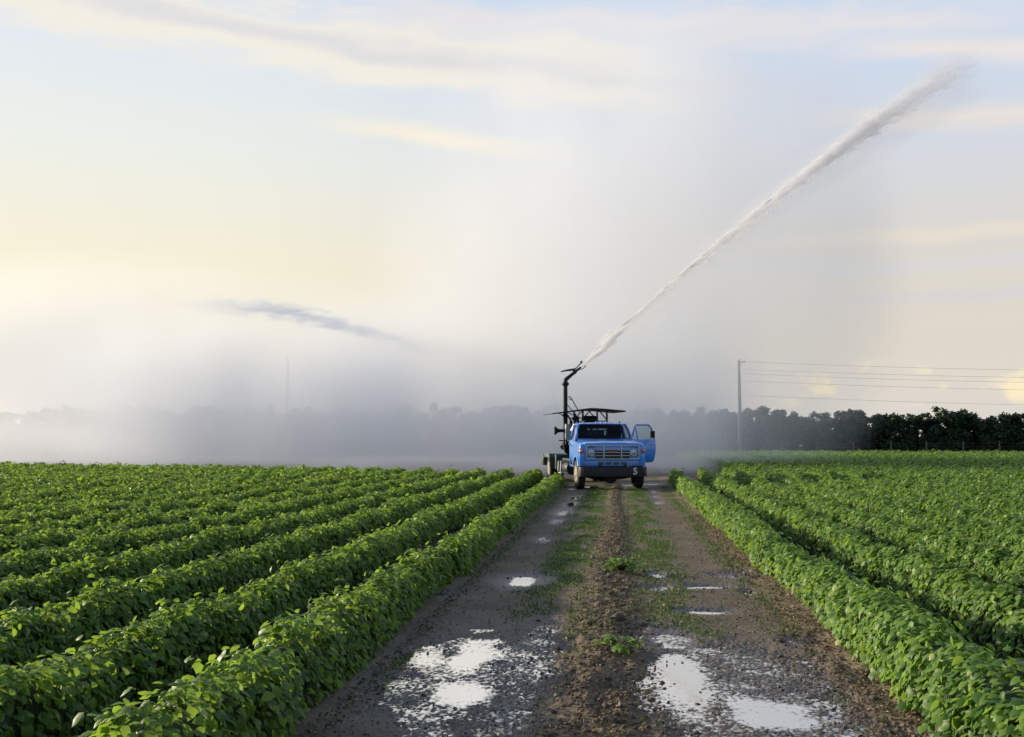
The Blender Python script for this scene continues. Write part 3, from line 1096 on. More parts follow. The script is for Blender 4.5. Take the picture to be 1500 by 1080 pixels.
door(-1)
dr = door(1)
dr.rotation_euler = (0, 0, -R(61))

# rear: deck, pump unit, canopy, gun
m = MB()
m.span((-.78, 2.6, .86), (.78, 8.1, .95))
m.build('deck', M_dgreen, T, bevel=.01)
for s in (-1, 1):
    m = MB()
    m.prism([(5.72, .55), (5.72, .98), (5.90, 1.10), (7.25, 1.10), (7.45, .98), (7.45, .62), (7.42, .62), (7.42, .96), (7.24, 1.07), (5.92, 1.07), (5.75, .96), (5.75, .55)], 'x', s * .62, s * 1.18)
    m.prism([(5.72, .82), (5.72, .98), (5.90, 1.10), (7.25, 1.10), (7.45, .98), (7.45, .82), (7.30, .95), (5.88, .95)], 'x', s * 1.18, s * 1.205)
    m.build('rear_fender', M_green, T, bevel=.006)
m = MB()
m.span((-1.20, 7.6, .62), (1.20, 8.2, 1.06))
m.build('rear_box', M_green, T, bevel=.015)
m = MB()
m.span((-1.00, 5.35, .52), (-.20, 5.68, 1.07))
m.build('toolbox', M_green, T, bevel=.015)
m = MB()      # pale tank strap and step below the deck
m.tube([(-1.05, 2.9, .88), (-1.16, 2.9, .86), (-1.18, 2.9, .52), (-1.05, 2.9, .48)], .035, 6)
m.tube([(-1.05, 3.5, .88), (-1.16, 3.5, .86), (-1.18, 3.5, .52), (-1.05, 3.5, .48)], .035, 6)
m.span((-1.19, 2.86, .44), (-.92, 3.54, .475))
m.build('side_step', M_pale, T)
m = MB()
m.lathe([(-.55, .001), (-.55, .22), (-.5, .25), (.5, .25), (.55, .22), (.55, .001)], (-.60, 4.4, .60), 'y', 20)
m.build('fuel_tank', M_dgreen, T, smooth=True)
# pump engine under the canopy
PE = empty('pump_engine')
PE.parent = T
m = MB()
m.span((-.28, 3.4, 1.05), (.38, 4.6, 1.70))
m.span((-.20, 3.55, 1.70), (.30, 4.4, 1.95))
for i in range(6):
    m.tube([(-.32, 3.55 + .17 * i, 1.5), (-.45, 3.55 + .17 * i, 1.62)], .03, 6)
m.build('block', M_dgreen, PE, bevel=.03)
m = MB()
m.span((-.36, 3.05, 1.0), (.44, 3.2, 2.0))
m.build('radiator', M_dgreen, PE, bevel=.02)
m = MB()
m.lathe([(-.28, .10), (-.24, .15), (.24, .15), (.28, .10)], (.02, 3.75, 2.38), 'x', 16)
m.tube([(.1, 3.75, 2.28), (.1, 3.9, 1.95)], .06, 8)
m.build('air_cleaner', M_dgreen, PE, smooth=True)
m = MB()
m.tube([(-.30, 3.9, 1.9), (-.38, 3.9, 2.35), (-.38, 3.9, 2.5)], .045, 8)
m.tube([(-.52, 3.6, 2.2), (-.52, 3.6, 2.60)], .03, 8)
m.lathe([(-.05, .10), (.05, .10)], (-.55, 3.55, 2.42), 'y', 14)
m.build('exhaust', M_dgreen, PE, smooth=True)
m = MB()
m.lathe([(-.16, .20), (-.10, .34), (.10, .34), (.16, .20)], (-.35, 5.0, 1.35), 'y', 20)
m.tube([(-.35, 5.0, 1.6), (-.6, 5.0, 1.5), (-.85, 4.75, 1.35)], .09, 10)
m.build('pump', M_dgreen, PE, smooth=True)
# canopy of sheet metal on four posts
m = MB()
th_ = .035
for (y0, y1) in ((2.75, 5.1),):
    ol = [(-1.52, 2.60), (-.62, 2.725), (-.10, 2.795), (.4, 2.77), (1.18, 2.70), (1.18, 2.65), (.4, 2.72), (-.10, 2.735), (-.62, 2.675), (-1.52, 2.565)]
    m.prism(ol, 'y', y0, y1)
cn = m.build('canopy', M_dgreen, T, bevel=.006)
for (x, y) in ((-.36, 2.95), (.52, 2.95), (-.36, 4.9), (.52, 4.9)):
    m = MB()
    m.span((x - .03, y - .03, .95), (x + .03, y + .03, 2.745))
    m.build('post', M_dgreen, cn)
for y in (2.95, 4.9):
    m = MB()
    m.tube([(-.33, y, 2.45), (-.05, y, 2.74)], .022, 6)
    m.tube([(.49, y, 2.40), (.20, y, 2.74)], .022, 6)
    m.tube([(-.33, y, 2.32), (.49, y, 2.32)], .022, 6)
    m.tube([(-1.0, y, 2.66), (-.36, y, 2.40)], .018, 6)
    m.build('brace', M_dgreen, cn)
# riser pipe and water gun
mx, my = -.80, 4.25
m = MB()
m.tube([(-.45, 4.75, 1.16), (-.62, 4.55, 1.16), (-.76, 4.32, 1.22), (mx, my, 1.36), (mx, my, 3.78)], .082, 12)
m.lathe([(0, .15), (.04, .15)], (mx, my, 1.50), 'z', 14)
m.lathe([(0, .14), (.035, .14)], (mx, my, 2.52), 'z', 14)
m.lathe([(0, .15), (.04, .15)], (mx, my, 3.70), 'z', 14)
rp = m.build('riser_pipe', M_dgreen, T, smooth=True)
m = MB()
m.tube([(mx + .22, my - .1, 1.05), (mx + .20, my - .1, 2.35)], .055, 8)
m.tube([(mx + .22, my - .1, 1.75), (mx + .5, my - .1, 1.75)], .03, 8)
m.tube([(mx + .20, my - .1, 2.35), (mx + .05, my, 2.6)], .03, 8)
m.build('feed_pipe', M_dgreen, T, smooth=True)
m = MB()      # stay from the riser down to the canopy
m.tube([(mx + .10, my, 3.20), (mx + .16, my, 3.26), (mx + .23, my, 3.20), (mx + .18, my, 3.13), (mx + .14, my, 3.16)], .020, 6)
m.tube([(mx + .22, my, 3.20), (mx + .55, my, 2.62)], .018, 6)
m.tube([(mx + .08, my, 2.95), (mx + .30, my, 2.66)], .016, 6)
m.build('stay', M_dgreen, T)
m = MB()      # trumpet shaped intake to the left of the riser
m.lathe([(0, .165), (.04, .16), (.13, .085), (.20, .06), (.40, .06)], (mx - .46, my - .25, 1.98), 'x', 16)
m.build('intake', M_dgreen, T, smooth=True)
m = MB()
m.lathe([(-.26, .001), (-.26, .12), (.26, .12), (.26, .001)], (mx + .06, my - .28, 1.96), 'z', 16)
m.build('filter_canister', M_steel, T, smooth=True)
m = MB()
m.tube([(mx - .28, my - .2, 1.62), (mx + .05, my - .2, 1.60)], .022, 6)
m.lathe([(-.012, .13), (.012, .13)], (mx - .02, my - .2, 1.60), 'x', 16)
m.build('valve', M_dgreen, T)
GU = empty('water_gun')
GU.parent = T
# work out the gun in the truck's frame from the way it points
iv = Matrix.Translation(o0 + Vector((0, 0, -.015))) @ Matrix.Rotation(YAW, 4, 'Z')
inv = iv.inverted()
p_base = iv @ Vector((mx, my, 3.80))
tip_w = at(851, 538.5, p_base.y + .25)
tip = inv @ tip_w
b0 = Vector((mx, my, 3.76))
dirv = (tip - (b0 + Vector((.03, 0, .12)))).normalized()
e1 = b0 + Vector((.02, 0, .13))
m = MB()
m.tube([b0, b0 + Vector((0, 0, .07)), e1, e1 + dirv * .12], [.085, .085, .080, .075], 10)
m.lathe([(-.10, .10), (-.06, .13), (.0, .13), (.04, .10)], b0, 'z', 14)
m.build('swivel', M_dgreen, GU, smooth=True)
m = MB()
L_ = (tip - e1).length
m.tube([e1 + dirv * .08, e1 + dirv * (L_ * .55), e1 + dirv * (L_ * .56), e1 + dirv * (L_ * .64), e1 + dirv * (L_ * .65), e1 + dirv * (L_ * .92), e1 + dirv * L_],
       [.070, .058, .075, .075, .05, .036, .040], 12)
m.build('barrel', M_dgreen, GU, smooth=True)
m = MB()
upv = (Vector((0, 0, 1)) - dirv * dirv.z).normalized()
pv = e1 + dirv * (L_ * .66) + upv * .07
m.tube([pv - dirv * .05 - upv * .02, pv + dirv * .03, pv - Vector((.30, 0, .02)), pv - Vector((.52, 0, .07))], [.045, .05, .035, .022], 8)
m.tube([pv, pv + dirv * .38 + upv * .05], .022, 6)
m.box(pv + dirv * .40 + upv * .06, (.07, .05, .10))
m.build('drive_arm', M_dgreen, GU, smooth=True)
m = MB()
m.tube([e1 + dirv * L_ * .75, e1 + dirv * (L_ + .04) - upv * .10, e1 + dirv * (L_ + .14) - upv * .09], .018, 6)
m.box(e1 + dirv * (L_ + .15) - upv * .085, (.06, .06, .05))
m.build('deflector', M_steel, GU)

# ------------------------------------------------------------------ jets of water
def water_drop_mat(name, c, ratio, clear):
    m_, t = mat_new(name)
    d = t.n('ShaderNodeBsdfDiffuse', ins={'Color': c})
    q = t.n('ShaderNodeBsdfTranslucent', ins={'Color': c})
    a = t.n('ShaderNodeMixShader', ins={0: ratio, 1: d.outputs[0], 2: q.outputs[0]})
    tr = t.n('ShaderNodeBsdfTransparent')
    e = t.n('ShaderNodeMixShader', ins={0: clear, 1: a.outputs[0], 2: tr.outputs[0]})
    t.n('ShaderNodeOutputMaterial', ins={'Surface': e.outputs[0]})
    return m_


M_drop = water_drop_mat('jet_water', (0.95, 0.94, 0.93), 0.5, 0.55)
M_splash = water_drop_mat('splash_water', (0.97, 0.97, 0.97), 0.5, 0.80)
M_drop2 = water_drop_mat('far_jet_water', (0.66, 0.76, 0.95), 0.5, 0.72)


def drops(name, P, S, mat):
    """one small tetrahedral drop at each point"""
    n = len(P)
    tet = np.array([(1, 1, 1), (1, -1, -1), (-1, 1, -1), (-1, -1, 1)]) / 1.73
    Q = rng.normal(0, 1, (n, 3, 3))
    a = unit(Q[:, 0])
    b = unit(Q[:, 1] - a * np.sum(Q[:, 1] * a, -1, keepdims=True))
    c = np.cross(a, b)
    Rm = np.stack([a, b, c], 1)
    V = P[:, None, :] + np.einsum('kj,nji->nki', tet, Rm) * S[:, None, None]
    lp = np.array([0, 1, 2, 0, 3, 1, 0, 2, 3, 1, 3, 2])
    loops = (lp[None] + 4 * np.arange(n)[:, None]).ravel()
    return link(name, np_mesh(name, V.reshape(-1, 3), loops, np.arange(n * 4) * 3, [mat]))


jp = [(852, 537, 41.4), (905, 484, 42.2), (960, 436, 43.0), (1050, 358, 44.3), (1150, 275, 45.8), (1270, 182, 47.5), (1340, 138, 48.6), (1420, 86, 49.8)]
JP = np.array([at(*p) for p in jp])
JP[0] = tip_w
tk = np.linspace(0, 1, len(JP))
seglen = np.concatenate([[0], np.cumsum(np.linalg.norm(np.diff(JP, axis=0), axis=1))])
JL = seglen[-1]
jdir = (JP[-1] - JP[0]) / np.linalg.norm(JP[-1] - JP[0])
j_up = unit(np.array([0, 0, 1.0]) - jdir * jdir[2])
j_sd = np.cross(jdir, j_up)


def jet_point(s):
    return np.stack([np.interp(s, seglen, JP[:, i]) for i in range(3)], -1)


n = 28000
f = rng.random(n) ** 0.80
s = f * JL
core_r = np.interp(f, [0, .05, .1, .25, .5, .78, 1.0], [.025, .05, .065, .085, .14, .24, .40])
ph = rng.uniform(0, 2 * np.pi, n)
rr = np.abs(rng.normal(0, 0.55, n))
# ragged clots thrown off along the stream
cl = fbm(s * 2.6, np.cos(ph) * 1.1 + 5, 3, 91)
rr = rr * (0.45 + 1.2 * cl ** 1.3)
P = jet_point(s) + (j_up * np.cos(ph)[:, None] + j_sd * np.sin(ph)[:, None]) * (core_r * rr)[:, None]
# snaking of the stream
P += j_up * (0.10 * core_r * np.sin(s * 3.1) + 0.5 * core_r * (fbm(s * .8, s * 0, 3, 93) - .5))[:, None]
P[:, 2] -= np.where(rng.random(n) < 0.30, 1, 0) * rng.random(n) ** 2 * np.interp(f, [0, .2, 1], [0, .25, 1.1])
keep = (rng.random(n) < np.interp(f, [0, .05, .70, .82, 1.0], [.7, 1, .6, .05, .0])) & (cl > 0.34 - 0.2 * (1 - f))
P, f2 = P[keep], f[keep]
S = np.interp(f2, [0, .3, 1], [.016, .026, .034]) * rng.uniform(.5, 1.4, len(P))
tag(drops('jet_droplets', P, S, M_drop), 'loose drops thrown off along the long water jet', 'droplets', None, 'stuff')
# the stream itself: dense white water, breaking up into spray along its way
def stream(name, label, r_pts, dens, noise_amt, nscale, colr, drop=0.0, cat='water jet', path=None, step=0.10):
    path = JP if path is None else path
    chord = float(np.linalg.norm(path[-1] - path[0]))
    jd = (path[-1] - path[0]) / chord
    ju = unit(np.array([0, 0, 1.0]) - jd * jd[2])
    zax, xax = Vector(jd), Vector(ju)
    yax = zax.cross(xax)
    xax = yax.cross(zax)
    mid = path[len(path) // 2] - path[0]
    sag = float(np.dot(mid, ju)) / (4 * (np.dot(mid, jd) / chord) * (1 - np.dot(mid, jd) / chord))
    b = MB()
    secs = []
    N_ = 60
    for i in range(N_ + 1):
        z = i / N_
        rz = float(np.interp(z, [p[0] for p in r_pts], [p[1] for p in r_pts]))
        cx_ = 4 * sag * z * (1 - z) - drop * z * z
        secs.append([(cx_ + rz * math.cos(a), rz * math.sin(a), z * chord) for a in np.linspace(0, 2 * math.pi, 14)[:-1]])
    b.loft(secs)
    m_, t = mat_new(name)
    o = b.build(name, m_, None)
    o.matrix_world = Matrix(((xax.x, yax.x, zax.x, path[0][0]), (xax.y, yax.y, zax.y, path[0][1]), (xax.z, yax.z, zax.z, path[0][2]), (0, 0, 0, 1)))
    tcn = t.n('ShaderNodeTexCoord').outputs['Object']
    sx = t.n('ShaderNodeSeparateXYZ', ins={0: tcn})
    z = t.m('DIVIDE', sx.outputs[2], chord, clamp=True)
    def curve(pts):
        rp_ = t.n('ShaderNodeValToRGB')
        t.put(rp_.inputs[0], z)
        el_ = rp_.color_ramp.elements
        while len(el_) < len(pts):
            el_.new(.5)
        for e_, (p_, v_) in zip(el_, pts):
            e_.position = p_
            e_.color = (v_, v_, v_, 1)
        return rp_.outputs[0]
    rz = curve(r_pts)
    cxn = t.m('SUBTRACT', t.m('MULTIPLY', t.m('MULTIPLY', z, t.m('SUBTRACT', 1.0, z)), 4 * sag), t.m('MULTIPLY', t.m('MULTIPLY', z, z), drop))
    wv = t.noise(t.vec(0.0, 0.0, sx.outputs[2]), nscale * .35, 3)
    xx = t.m('SUBTRACT', t.m('SUBTRACT', sx.outputs[0], cxn), t.m('MULTIPLY', t.m('MULTIPLY', t.m('SUBTRACT', wv, .5), rz), .7))
    r2 = t.m('SQRT', t.m('ADD', t.m('MULTIPLY', xx, xx), t.m('MULTIPLY', sx.outputs[1], sx.outputs[1])))
    nz = t.noise(t.vec(sx.outputs[0], sx.outputs[1], t.m('ADD', t.m('MULTIPLY', sx.outputs[2], .42), t.m('MULTIPLY', sx.outputs[0], .9))), nscale, 5, .62)
    k1 = t.m('SUBTRACT', t.m('SUBTRACT', 1.0, t.m('DIVIDE', r2, rz)), t.m('MULTIPLY', t.m('SUBTRACT', nz, .42), noise_amt))
    dd = t.m('MULTIPLY', t.ss(k1, 0.02, 0.55), curve([(p_, v_ / dens[0][1]) for p_, v_ in dens]))
    v = t.n('ShaderNodeVolumePrincipled', ins={'Color': colr, 'Density': t.m('MULTIPLY', dd, dens[0][1]), 'Anisotropy': 0.0})
    t.n('ShaderNodeOutputMaterial', ins={'Volume': v.outputs[0]})
    m_.cycles.volume_step_rate = step
    return tag(o, label, cat)


stream('water_jet', 'long white jet of water shooting up to the right from the gun on the truck',
       [(0, .05), (.055, .27), (.08, .26), (.11, .11), (.3, .20), (.55, .36), (.78, .66), (.9, .95), (1, 1.15)],
       [(0, 9.0), (.1, 8.0), (.35, 5.5), (.7, 3.2), (.80, 1.9), (.9, 1.0), (1, .15)], 3.0, 4.2, (0.925, 0.93, 0.945))
so = stream('jet_drizzle', 'soft veil of drizzle falling away under the long water jet',
            [(0, .1), (.15, .45), (.4, .9), (.7, 1.5), (.9, 1.9), (1, 1.7)], [(0, .30), (.2, .26), (.7, .20), (.9, .12), (1, .01)], 1.2, .9, (0.93, 0.95, 1.0), .9, 'drizzle')
so['kind'] = 'stuff'
# splash thrown by the deflector just past the nozzle
n = 6000
f = rng.random(n) ** .6
a0, a1 = np.array(at(853, 537, 41.5)), np.array(at(902, 486, 42.2))
wd = np.interp(f, [0, .5, .85, 1], [.02, .22, .30, .10])
off = rng.beta(1.6, 1.2, n)
P = a0 + (a1 - a0) * f[:, None] + (j_up * ((off - .62) * 2 * wd)[:, None]) + j_sd * rng.normal(0, .07, n)[:, None] * f[:, None]
tag(drops('jet_splash', P, rng.uniform(.010, .024, n), M_splash), 'short fan of splash just beyond the nozzle of the water gun', 'splash')

fp = [(690, 545, 66), (600, 508, 66.5), (540, 488, 67), (480, 470, 67.5), (410, 456, 68), (340, 450, 68.5), (262, 447, 69)]
FP = np.array([at(*p) for p in fp])
fl = np.concatenate([[0], np.cumsum(np.linalg.norm(np.diff(FP, axis=0), axis=1))])
stream('far_water_jet', 'distant arching spray of water high over the mist left of the truck',
       [(0, .2), (.3, .6), (.6, .9), (.85, .9), (1, .6)], [(0, .3), (.2, .6), (.45, 1.2), (.65, 1.1), (.8, .5), (1, .12)], 3.4, 1.9, (0.76, 0.84, 0.98), 0.0, 'water jet', FP, .08)


# ------------------------------------------------------------------ drifting spray: real scattering volumes
def mist(name, label, px, py, Y, rx, rz, ry, dens, tilt=0.0, power=1.5, nscale=0.12, namt=0.8, colr=(0.93, 0.95, 1.0), aniso=0.30):
    c = at(px, py, Y)
    k_ = Y / F
    b = bmesh.new()
    bmesh.ops.create_icosphere(b, subdivisions=4, radius=1.0)
    me = bpy.data.meshes.new(name)
    b.to_mesh(me)
    b.free()
    o = link(name, me)
    o.location = c
    o.scale = (rx * k_, ry, rz * k_)
    o.rotation_euler = (0, tilt, 0)
    m_, t = mat_new(name)
    tcn = t.n('ShaderNodeTexCoord')
    ln = t.n('ShaderNodeVectorMath', operation='LENGTH', ins={0: tcn.outputs['Object']})
    k2 = t.m('SUBTRACT', 1.0, t.m('MULTIPLY', ln.outputs['Value'], ln.outputs['Value']), clamp=True)
    k2 = t.m('POWER', k2, power)
    geo = t.n('ShaderNodeNewGeometry')
    mp = t.n('ShaderNodeMapping', ins={'Vector': geo.outputs['Position'], 'Scale': (1.0, 0.6, 0.45), 'Rotation': (0, R(14), 0)})
    nz = t.noise(mp.outputs[0], nscale, 4, 0.55)
    nf = t.m('ADD', 1.0 - namt, t.m('MULTIPLY', t.ss(nz, 0.3, 0.7), 2 * namt))
    d = t.m('MULTIPLY', t.m('MULTIPLY', k2, nf), dens)
    v = t.n('ShaderNodeVolumePrincipled', ins={'Color': colr, 'Density': d, 'Anisotropy': aniso})
    t.n('ShaderNodeOutputMaterial', ins={'Volume': v.outputs[0]})
    me.materials.append(m_)
    tag(o, label, 'mist', None, 'stuff')
    return o


MC = (0.90, 0.925, 0.97)
mist('spray_mist', 'grey curtain of fine spray drifting below the water jet', 930, 410, 62, 400, 470, 14, 0.085, R(10), power=1.0, colr=MC, nscale=0.17, namt=0.75)
mist('spray_mist', 'low bank of grey mist lying along the field behind the truck', 460, 630, 64, 650, 210, 14, 0.105, 0.0, colr=MC)
mist('spray_mist', 'thin veil of mist under the distant water jet', 330, 590, 78, 760, 230, 12, 0.11, R(8), colr=MC)
mist('spray_mist', 'thin mist fading out in front of the dark trees', 950, 630, 62, 190, 170, 12, 0.06, 0.0, colr=MC)
mist('spray_mist', 'shallow white mist clinging to the ground where the left rows end', 690, 690, 53, 360, 34, 6, 0.09, 0.0, colr=(0.93, 0.95, 0.98))
mist('spray_mist', 'pale plume of mist low over the far left of the field', 40, 690, 58, 380, 95, 5, 0.20, R(9), colr=(0.93, 0.95, 0.98))

# ------------------------------------------------------------------ trees
def make_tree(seed, h, rad):
    r = np.random.default_rng(seed)
    root = empty('grove_tree')
    m = MB()
    m.tube([(0, 0, -.05), (.05, .02, h * .25), (.1, 0, h * .6)], [.14, .11, .05], 7)
    for i in range(6):
        a = r.uniform(0, 6.28)
        m.tube([(.05, 0, h * (.22 + .05 * i)), (math.cos(a) * rad * .6, math.sin(a) * rad * .6, h * (.42 + .07 * i))], [.06, .02], 5)
    m.build('trunk', M_bark, root, smooth=True)
    Ps, Ns = [], []
    nb = 112
    for i in range(nb):
        z = r.uniform(.02, .95) if i % 4 else r.uniform(.02, .35)
        env = rad * (1 - abs(z - .38) ** 2.4 * 1.5) * r.uniform(.55, 1.05)
        a = r.uniform(0, 6.28)
        c = np.array([math.cos(a) * env * .75, math.sin(a) * env * .75, z * h])
        br = r.uniform(.32, .62) * (1.0 if z < .8 else .72)
        if i > nb - 8:      # sprigs that break the skyline
            c = np.array([r.uniform(-.8, .8) * rad, r.uniform(-.4, .4) * rad, h * r.uniform(.88, 1.05)])
            br = r.uniform(.18, .34)
        k_ = int(95 * br / .45)
        v = unit(r.normal(0, 1, (k_, 3)))
        Ps.append(c + v * (br * r.uniform(.55, 1.1, k_))[:, None] * np.array([1, 1, .85]))
        Ns.append(v)
    P, N = np.concatenate(Ps), np.concatenate(Ns)
    n = len(P)
    N = unit(N + r.normal(0, .5, (n, 3)) + np.array([0, 0, .3]))
    Tt = np.array([0, 0, -.5]) + r.normal(0, .8, (n, 3))
    L = r.uniform(.18, .40, n)
    v, l, s_, k_ = leaf_arrays(P, N, Tt, L, L * .6, False)
    tone = np.clip(r.normal(.4, .28, n), 0, 1)
    link('crown', np_mesh('crown', v, l, s_, [M_tree], attrs={'tone': np.repeat(tone, k_)}), root)
    return root


def copy_tree(o):
    c = o.copy()
    col.objects.link(c)
    for ch in o.children:
        d = ch.copy()
        col.objects.link(d)
        d.parent = c
    return c


protos = [make_tree(900 + i, 4.0, 1.95) for i in range(5)]
used = set()
xt = -80.0
i = 0
nr = 0
while xt < 50:
    pi = i % 5
    o = protos[pi] if pi not in used else copy_tree(protos[pi])
    used.add(pi)
    yt = 106 + rng.uniform(-1.2, 1.2)
    o.location = (xt, yt, 0)
    o.rotation_euler = (0, 0, rng.uniform(0, 6.28))
    hs = rng.uniform(.90, 1.10) * (1.04 if xt < 15 else 0.98)
    o.scale = (rng.uniform(.95, 1.15), rng.uniform(.95, 1.15), hs)
    if xt < 2.0:
        lab, gr = 'tree of the grove dimly seen through the mist left of the truck', 'grove trees behind the mist'
    elif xt < 12.0:
        lab, gr = 'grove tree half veiled by mist between the truck and the utility pole', 'grove trees along the far field edge'
    else:
        lab, gr = 'dark leafy grove tree, %s to the right of the utility pole' % ORD[min(nr, 15)], 'grove trees along the far field edge'
        nr += 1
    tag(o, lab, 'tree', gr)
    xt += rng.uniform(1.8, 2.5)
    i += 1

# ------------------------------------------------------------------ poles, wires, fence
def pole(x, y, h, name='utility_pole'):
    o = empty(name, (x, y, 0))
    m = MB()
    m.tube([(0, 0, -.2), (0.02, 0, h * .5), (0, 0, h)], [.19, .165, .13], 10)
    m.build('shaft', M_wood, o, smooth=True)
    m = MB()
    m.box((.25, 0, h - .15), (.7, .09, .11))
    m.tube([(.0, -.12, h - .5), (.5, -.05, h - .16)], .02, 5)
    m.build('crossarm', M_wood, o)
    for (xx, zz) in ((.02, h + .08), (.52, h - .03), (-.05, h - .15)):
        m = MB()
        m.lathe([(-.07, .03), (-.03, .06), (0, .04), (.03, .06), (.07, .03)], (xx, 0, zz), 'z', 8)
        m.build('insulator', M_steel, o)
    return o


pb = at(1084, 660, 101)
ptop = at(1084, 528, 101).z
tag(pole(pb.x, 101, ptop), 'tall weathered timber utility pole standing before the trees, half in mist', 'utility pole')
p2 = at(1760, 560, 116)
tag(pole(p2.x, 116, at(1760, 546, 116).z), 'second timber utility pole further right along the line', 'utility pole')
p0 = at(420, 660, 112)
mst = empty('radio_mast', (p0.x, 112, 0))
zt = at(420, 524, 112).z
m = MB()
for a in range(3):
    m.tube([(.16 * math.cos(a * 2.094), .16 * math.sin(a * 2.094), 0), (.10 * math.cos(a * 2.094), .10 * math.sin(a * 2.094), zt - 1.0)], .035, 5)
for q_ in range(18):
    z = q_ * (zt - 1) / 18
    m.tube([(.16, 0, z), (-.08, .13, z + .4)], .02, 4)
    m.tube([(-.08, -.13, z), (.16, 0, z + .4)], .02, 4)
m.build('lattice', M_wire, mst)
m = MB()
m.tube([(0, 0, zt - 1.05), (0, 0, zt)], .05, 6)
m.build('aerial', M_wire, mst)
tag(mst, 'thin pale mast rising faintly out of the mist on the left', 'mast')
for (ya, yb, lab) in ((530, 541, 'topmost overhead wire running right from the utility pole'), (541, 552, 'second overhead wire from the top of the utility pole'),
                      (547.5, 559, 'third overhead wire from the top of the utility pole'), (558, 570, 'fourth overhead wire from the top of the utility pole'),
                      (579, 592, 'lowest overhead wire, running just above the treetops')):
    A = Vector((pb.x, 100.9, at(1084, ya, 101).z))
    B0 = at(1500, yb, 110)
    tt_ = (p2.x - A.x) / (B0.x - A.x)
    B = Vector((p2.x, 115.9, A.z + (B0.z - A.z) * tt_ + .25))
    Lf = at(-90, ya - 6, 84)
    Lf = Vector((Lf.x, 106, A.z + .2))
    pts = []
    for f_ in np.linspace(0, 1, 13):
        p = Lf.lerp(A, f_)
        p.z -= 4 * f_ * (1 - f_) * .5
        pts.append(p)
    for f_ in np.linspace(0.06, 1, 16):
        p = A.lerp(B, f_)
        p.z -= 4 * f_ * (1 - f_) * .25
        pts.append(p)
    m = MB()
    m.tube(pts, .0095, 5)
    tag(m.build('overhead_wire', M_wire), lab, 'wire', 'overhead wires on the utility pole')
FE = tag(empty('field_fence', (24, 103.2, 0)), 'low wire fence on grey timber posts along the foot of the trees', 'fence')
for px in (1090, 1145, 1197, 1250, 1305, 1357, 1411, 1464, 1517, 1570):
    x = at(px, 660, 103.2).x - 24
    m = MB()
    m.tube([(x, 0, -.1), (x + .02, 0, 1.35)], [.085, .07], 7)
    m.build('post', M_post, FE)
xa, xb = at(1197, 660, 103.2).x - 24, at(1250, 660, 103.2).x - 24
m = MB()
for z in (.78, 1.08):
    m.tube([(xa, 0, z), (xb, 0, z)], .028, 5)
m.tube([(xb, 0, 1.05), (xb + .85, 0, .3)], .03, 5)
m.build('rail', M_post, FE)
m = MB()
for z in (.6, .85, 1.15):
    m.tube([(-16, 0, z), (22, 0, z)], .008, 4)
m.build('wire', M_wire, FE)
wm = at(1173, 653, 102.5)
MK = tag(empty('field_marker', (wm.x, 102.5, 0)), 'small white marker board on a stake before the dark trees', 'marker')
m = MB()
m.tube([(0, 0, -.1), (0, 0, wm.z)], .03, 5)
m.build('stake', M_post, MK)
m = MB()
m.box((0, -.04, wm.z), (.30, .02, .11))
m.build('board', M_white, MK)

# ------------------------------------------------------------------ things lying on the track
def stones(name, X, Y, S, mat, label, cat, sink=.25):
    n = len(X)
    ic = bmesh.new()
    bmesh.ops.create_icosphere(ic, subdivisions=1, radius=1)
    ic.verts.ensure_lookup_table()
    bv = np.array([v.co for v in ic.verts])
    bf = np.array([[v.index for v in f_.verts] for f_ in ic.faces])
    ic.free()
    k_ = len(bv)
    sc_ = S[:, None] * rng.uniform(.55, 1.15, (n, 3)) * np.array([1, 1, .7])
    V = bv[None] * (1 + rng.uniform(-.22, .22, (n, k_, 1))) * sc_[:, None, :]
    a = rng.uniform(0, 6.28, n)
    ca, sa = np.cos(a)[:, None], np.sin(a)[:, None]
    V = np.stack([V[..., 0] * ca - V[..., 1] * sa, V[..., 0] * sa + V[..., 1] * ca, V[..., 2]], -1)
    V += np.stack([X, Y, hgt(X, Y) + S * .7 * (.5 - sink)], -1)[:, None, :]
    loops = (bf.ravel()[None] + k_ * np.arange(n)[:, None]).ravel()
    return tag(link(name, np_mesh(name, V.reshape(-1, 3), loops, np.arange(n * len(bf)) * 3, [mat])), label, cat, None, 'stuff')


n = 5500
Yc = 4.5 + 34 * rng.random(n) ** 1.7
Xc = -0.10 - 0.0012 * (Yc - 8) + rng.normal(0, .17, n) * np.interp(Yc, [5, 12, 30], [1.25, .95, .6])
stones('soil_clods', Xc, Yc, rng.gamma(2.0, .0042, n) + .003, M_clod, 'brown clods of soil heaped along the middle of the track', 'soil clods')
n = 5200
Yc = 4.5 + 18 * rng.random(n) ** 1.8
Xc = rng.uniform(-1.85, 1.65, n)
stones('pebbles', Xc, Yc, rng.gamma(2.0, .0030, n) + .003, M_pebble, 'small dark pebbles scattered over the wet track', 'pebbles')


def flat_leaves(name, X, Y, L, mat, label, cat, lift=.012, up=1.0, spread=.5):
    n = len(X)
    P = np.stack([X, Y, hgt(X, Y) + lift], -1)
    N = unit(np.array([0, 0, up]) + rng.normal(0, spread, (n, 3)))
    Tt = rng.normal(0, 1, (n, 3)) * np.array([1, 1, .25])
    v, l, s_, k_ = leaf_arrays(P, N, Tt, L, L * rng.uniform(.35, .7, n), False)
    return tag(link(name, np_mesh(name, v, l, s_, [mat], attrs={'tone': np.repeat(rng.random(n), k_)})), label, cat, None, 'stuff')


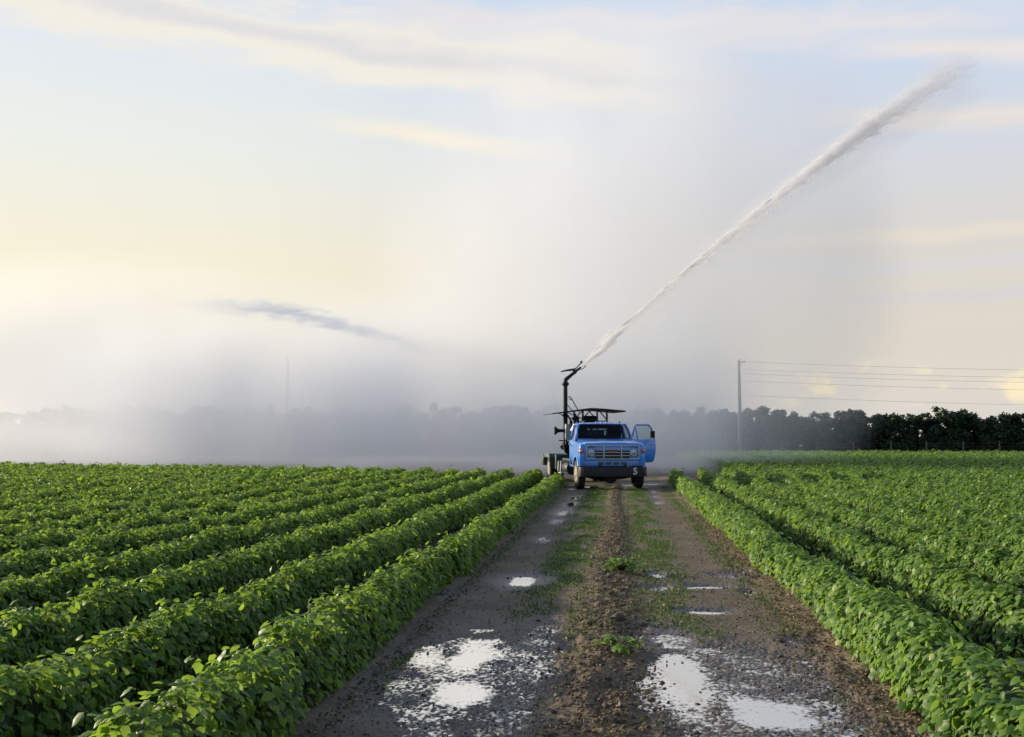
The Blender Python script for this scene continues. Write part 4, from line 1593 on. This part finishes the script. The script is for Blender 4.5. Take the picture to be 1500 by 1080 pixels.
n = 15000
Yc = 4.4 + 20 * rng.random(n) ** 1.6
side = rng.random(n)
Xc = np.where(side < .50, -0.10 + rng.normal(0, .26, n), np.where(side < .88, 1.82 - np.abs(rng.normal(0, .22, n)), -1.85 + np.abs(rng.normal(0, .12, n))))
flat_leaves('leaf_litter', Xc, Yc, rng.uniform(.015, .05, n), M_litter, 'dry brown leaves and straw on the ridge and edges of the track', 'leaf litter')
# short grass in the strips beside the ridge
n = 46000
Yc = np.where(rng.random(n) < .06, rng.uniform(5.5, 10, n), 9.5 + 29 * rng.random(n) ** 1.1)
st_ = rng.random(n)
Xc = np.where(st_ < .42, -.72 + rng.normal(0, .22, n), np.where(st_ < .8, .52 + rng.normal(0, .20, n), np.where(st_ < .92, 1.50 + rng.normal(0, .13, n), np.where(st_ < .97, -.12 + rng.normal(0, .22, n), -1.75 + rng.normal(0, .08, n)))))
kp = (fbm(Xc * 3.5, Yc * 0.9, 4, 61) > .42) & (hgt(Xc, Yc) > WL + .016)
Xc, Yc = Xc[kp], Yc[kp]
n = len(Xc)
P = np.stack([Xc, Yc, hgt(Xc, Yc) - .004], -1)
v, l, s_, k_ = leaf_arrays(P, rng.normal(0, 1, (n, 3)) * np.array([1, 1, .4]), np.array([0, 0, .7]) + rng.normal(0, .6, (n, 3)),
                           rng.uniform(.015, .05, n), rng.uniform(.008, .02, n), False)
tag(link('short_grass', np_mesh('short_grass', v, l, s_, [M_grass], attrs={'tone': np.repeat(rng.random(n), k_)})),
    'thin short grass growing in strips along the track', 'grass', None, 'stuff')


def weed(px, py, rad, h, n, label):
    c = on_ground(px, py)
    c.z = float(hgt([c.x], [c.y])[0])
    o = empty('weed_plant', c)
    m = MB()
    Ps, Ns, Ts, Ls = [], [], [], []
    for i in range(n):
        a = rng.uniform(0, 6.28)
        rr_ = rad * math.sqrt(rng.random())
        zz = h * rng.uniform(.35, 1.0) * (1 - .4 * rr_ / rad)
        tipp = Vector((rr_ * math.cos(a), rr_ * math.sin(a), zz))
        if i % 2 == 0:
            m.tube([(0, 0, -.01), (tipp.x * .5, tipp.y * .5, zz * .8), tipp], .004, 4)
        Ps.append(tipp)
        Ns.append((rng.normal(0, .4), rng.normal(0, .4), 1))
        Ts.append((math.cos(a), math.sin(a), -.4))
        Ls.append(rng.uniform(.06, .11))
    Ls = np.array(Ls)
    v, l, s2, kk = leaf_arrays(np.array(Ps), np.array(Ns), np.array(Ts), Ls, Ls * .75, True)
    link('foliage', np_mesh('foliage', v, l, s2, [M_bean_r], attrs={'tone': np.repeat(rng.random(n), kk)}), o)
    m.build('stem', M_stalk_shade, o)
    return tag(o, label, 'weed')


weed(911, 842, .21, .20, 70, 'green leafy weed on the ridge of the track, the one further off')
weed(906, 960, .16, .14, 30, 'small green weed on the ridge of the track, nearer the camera')
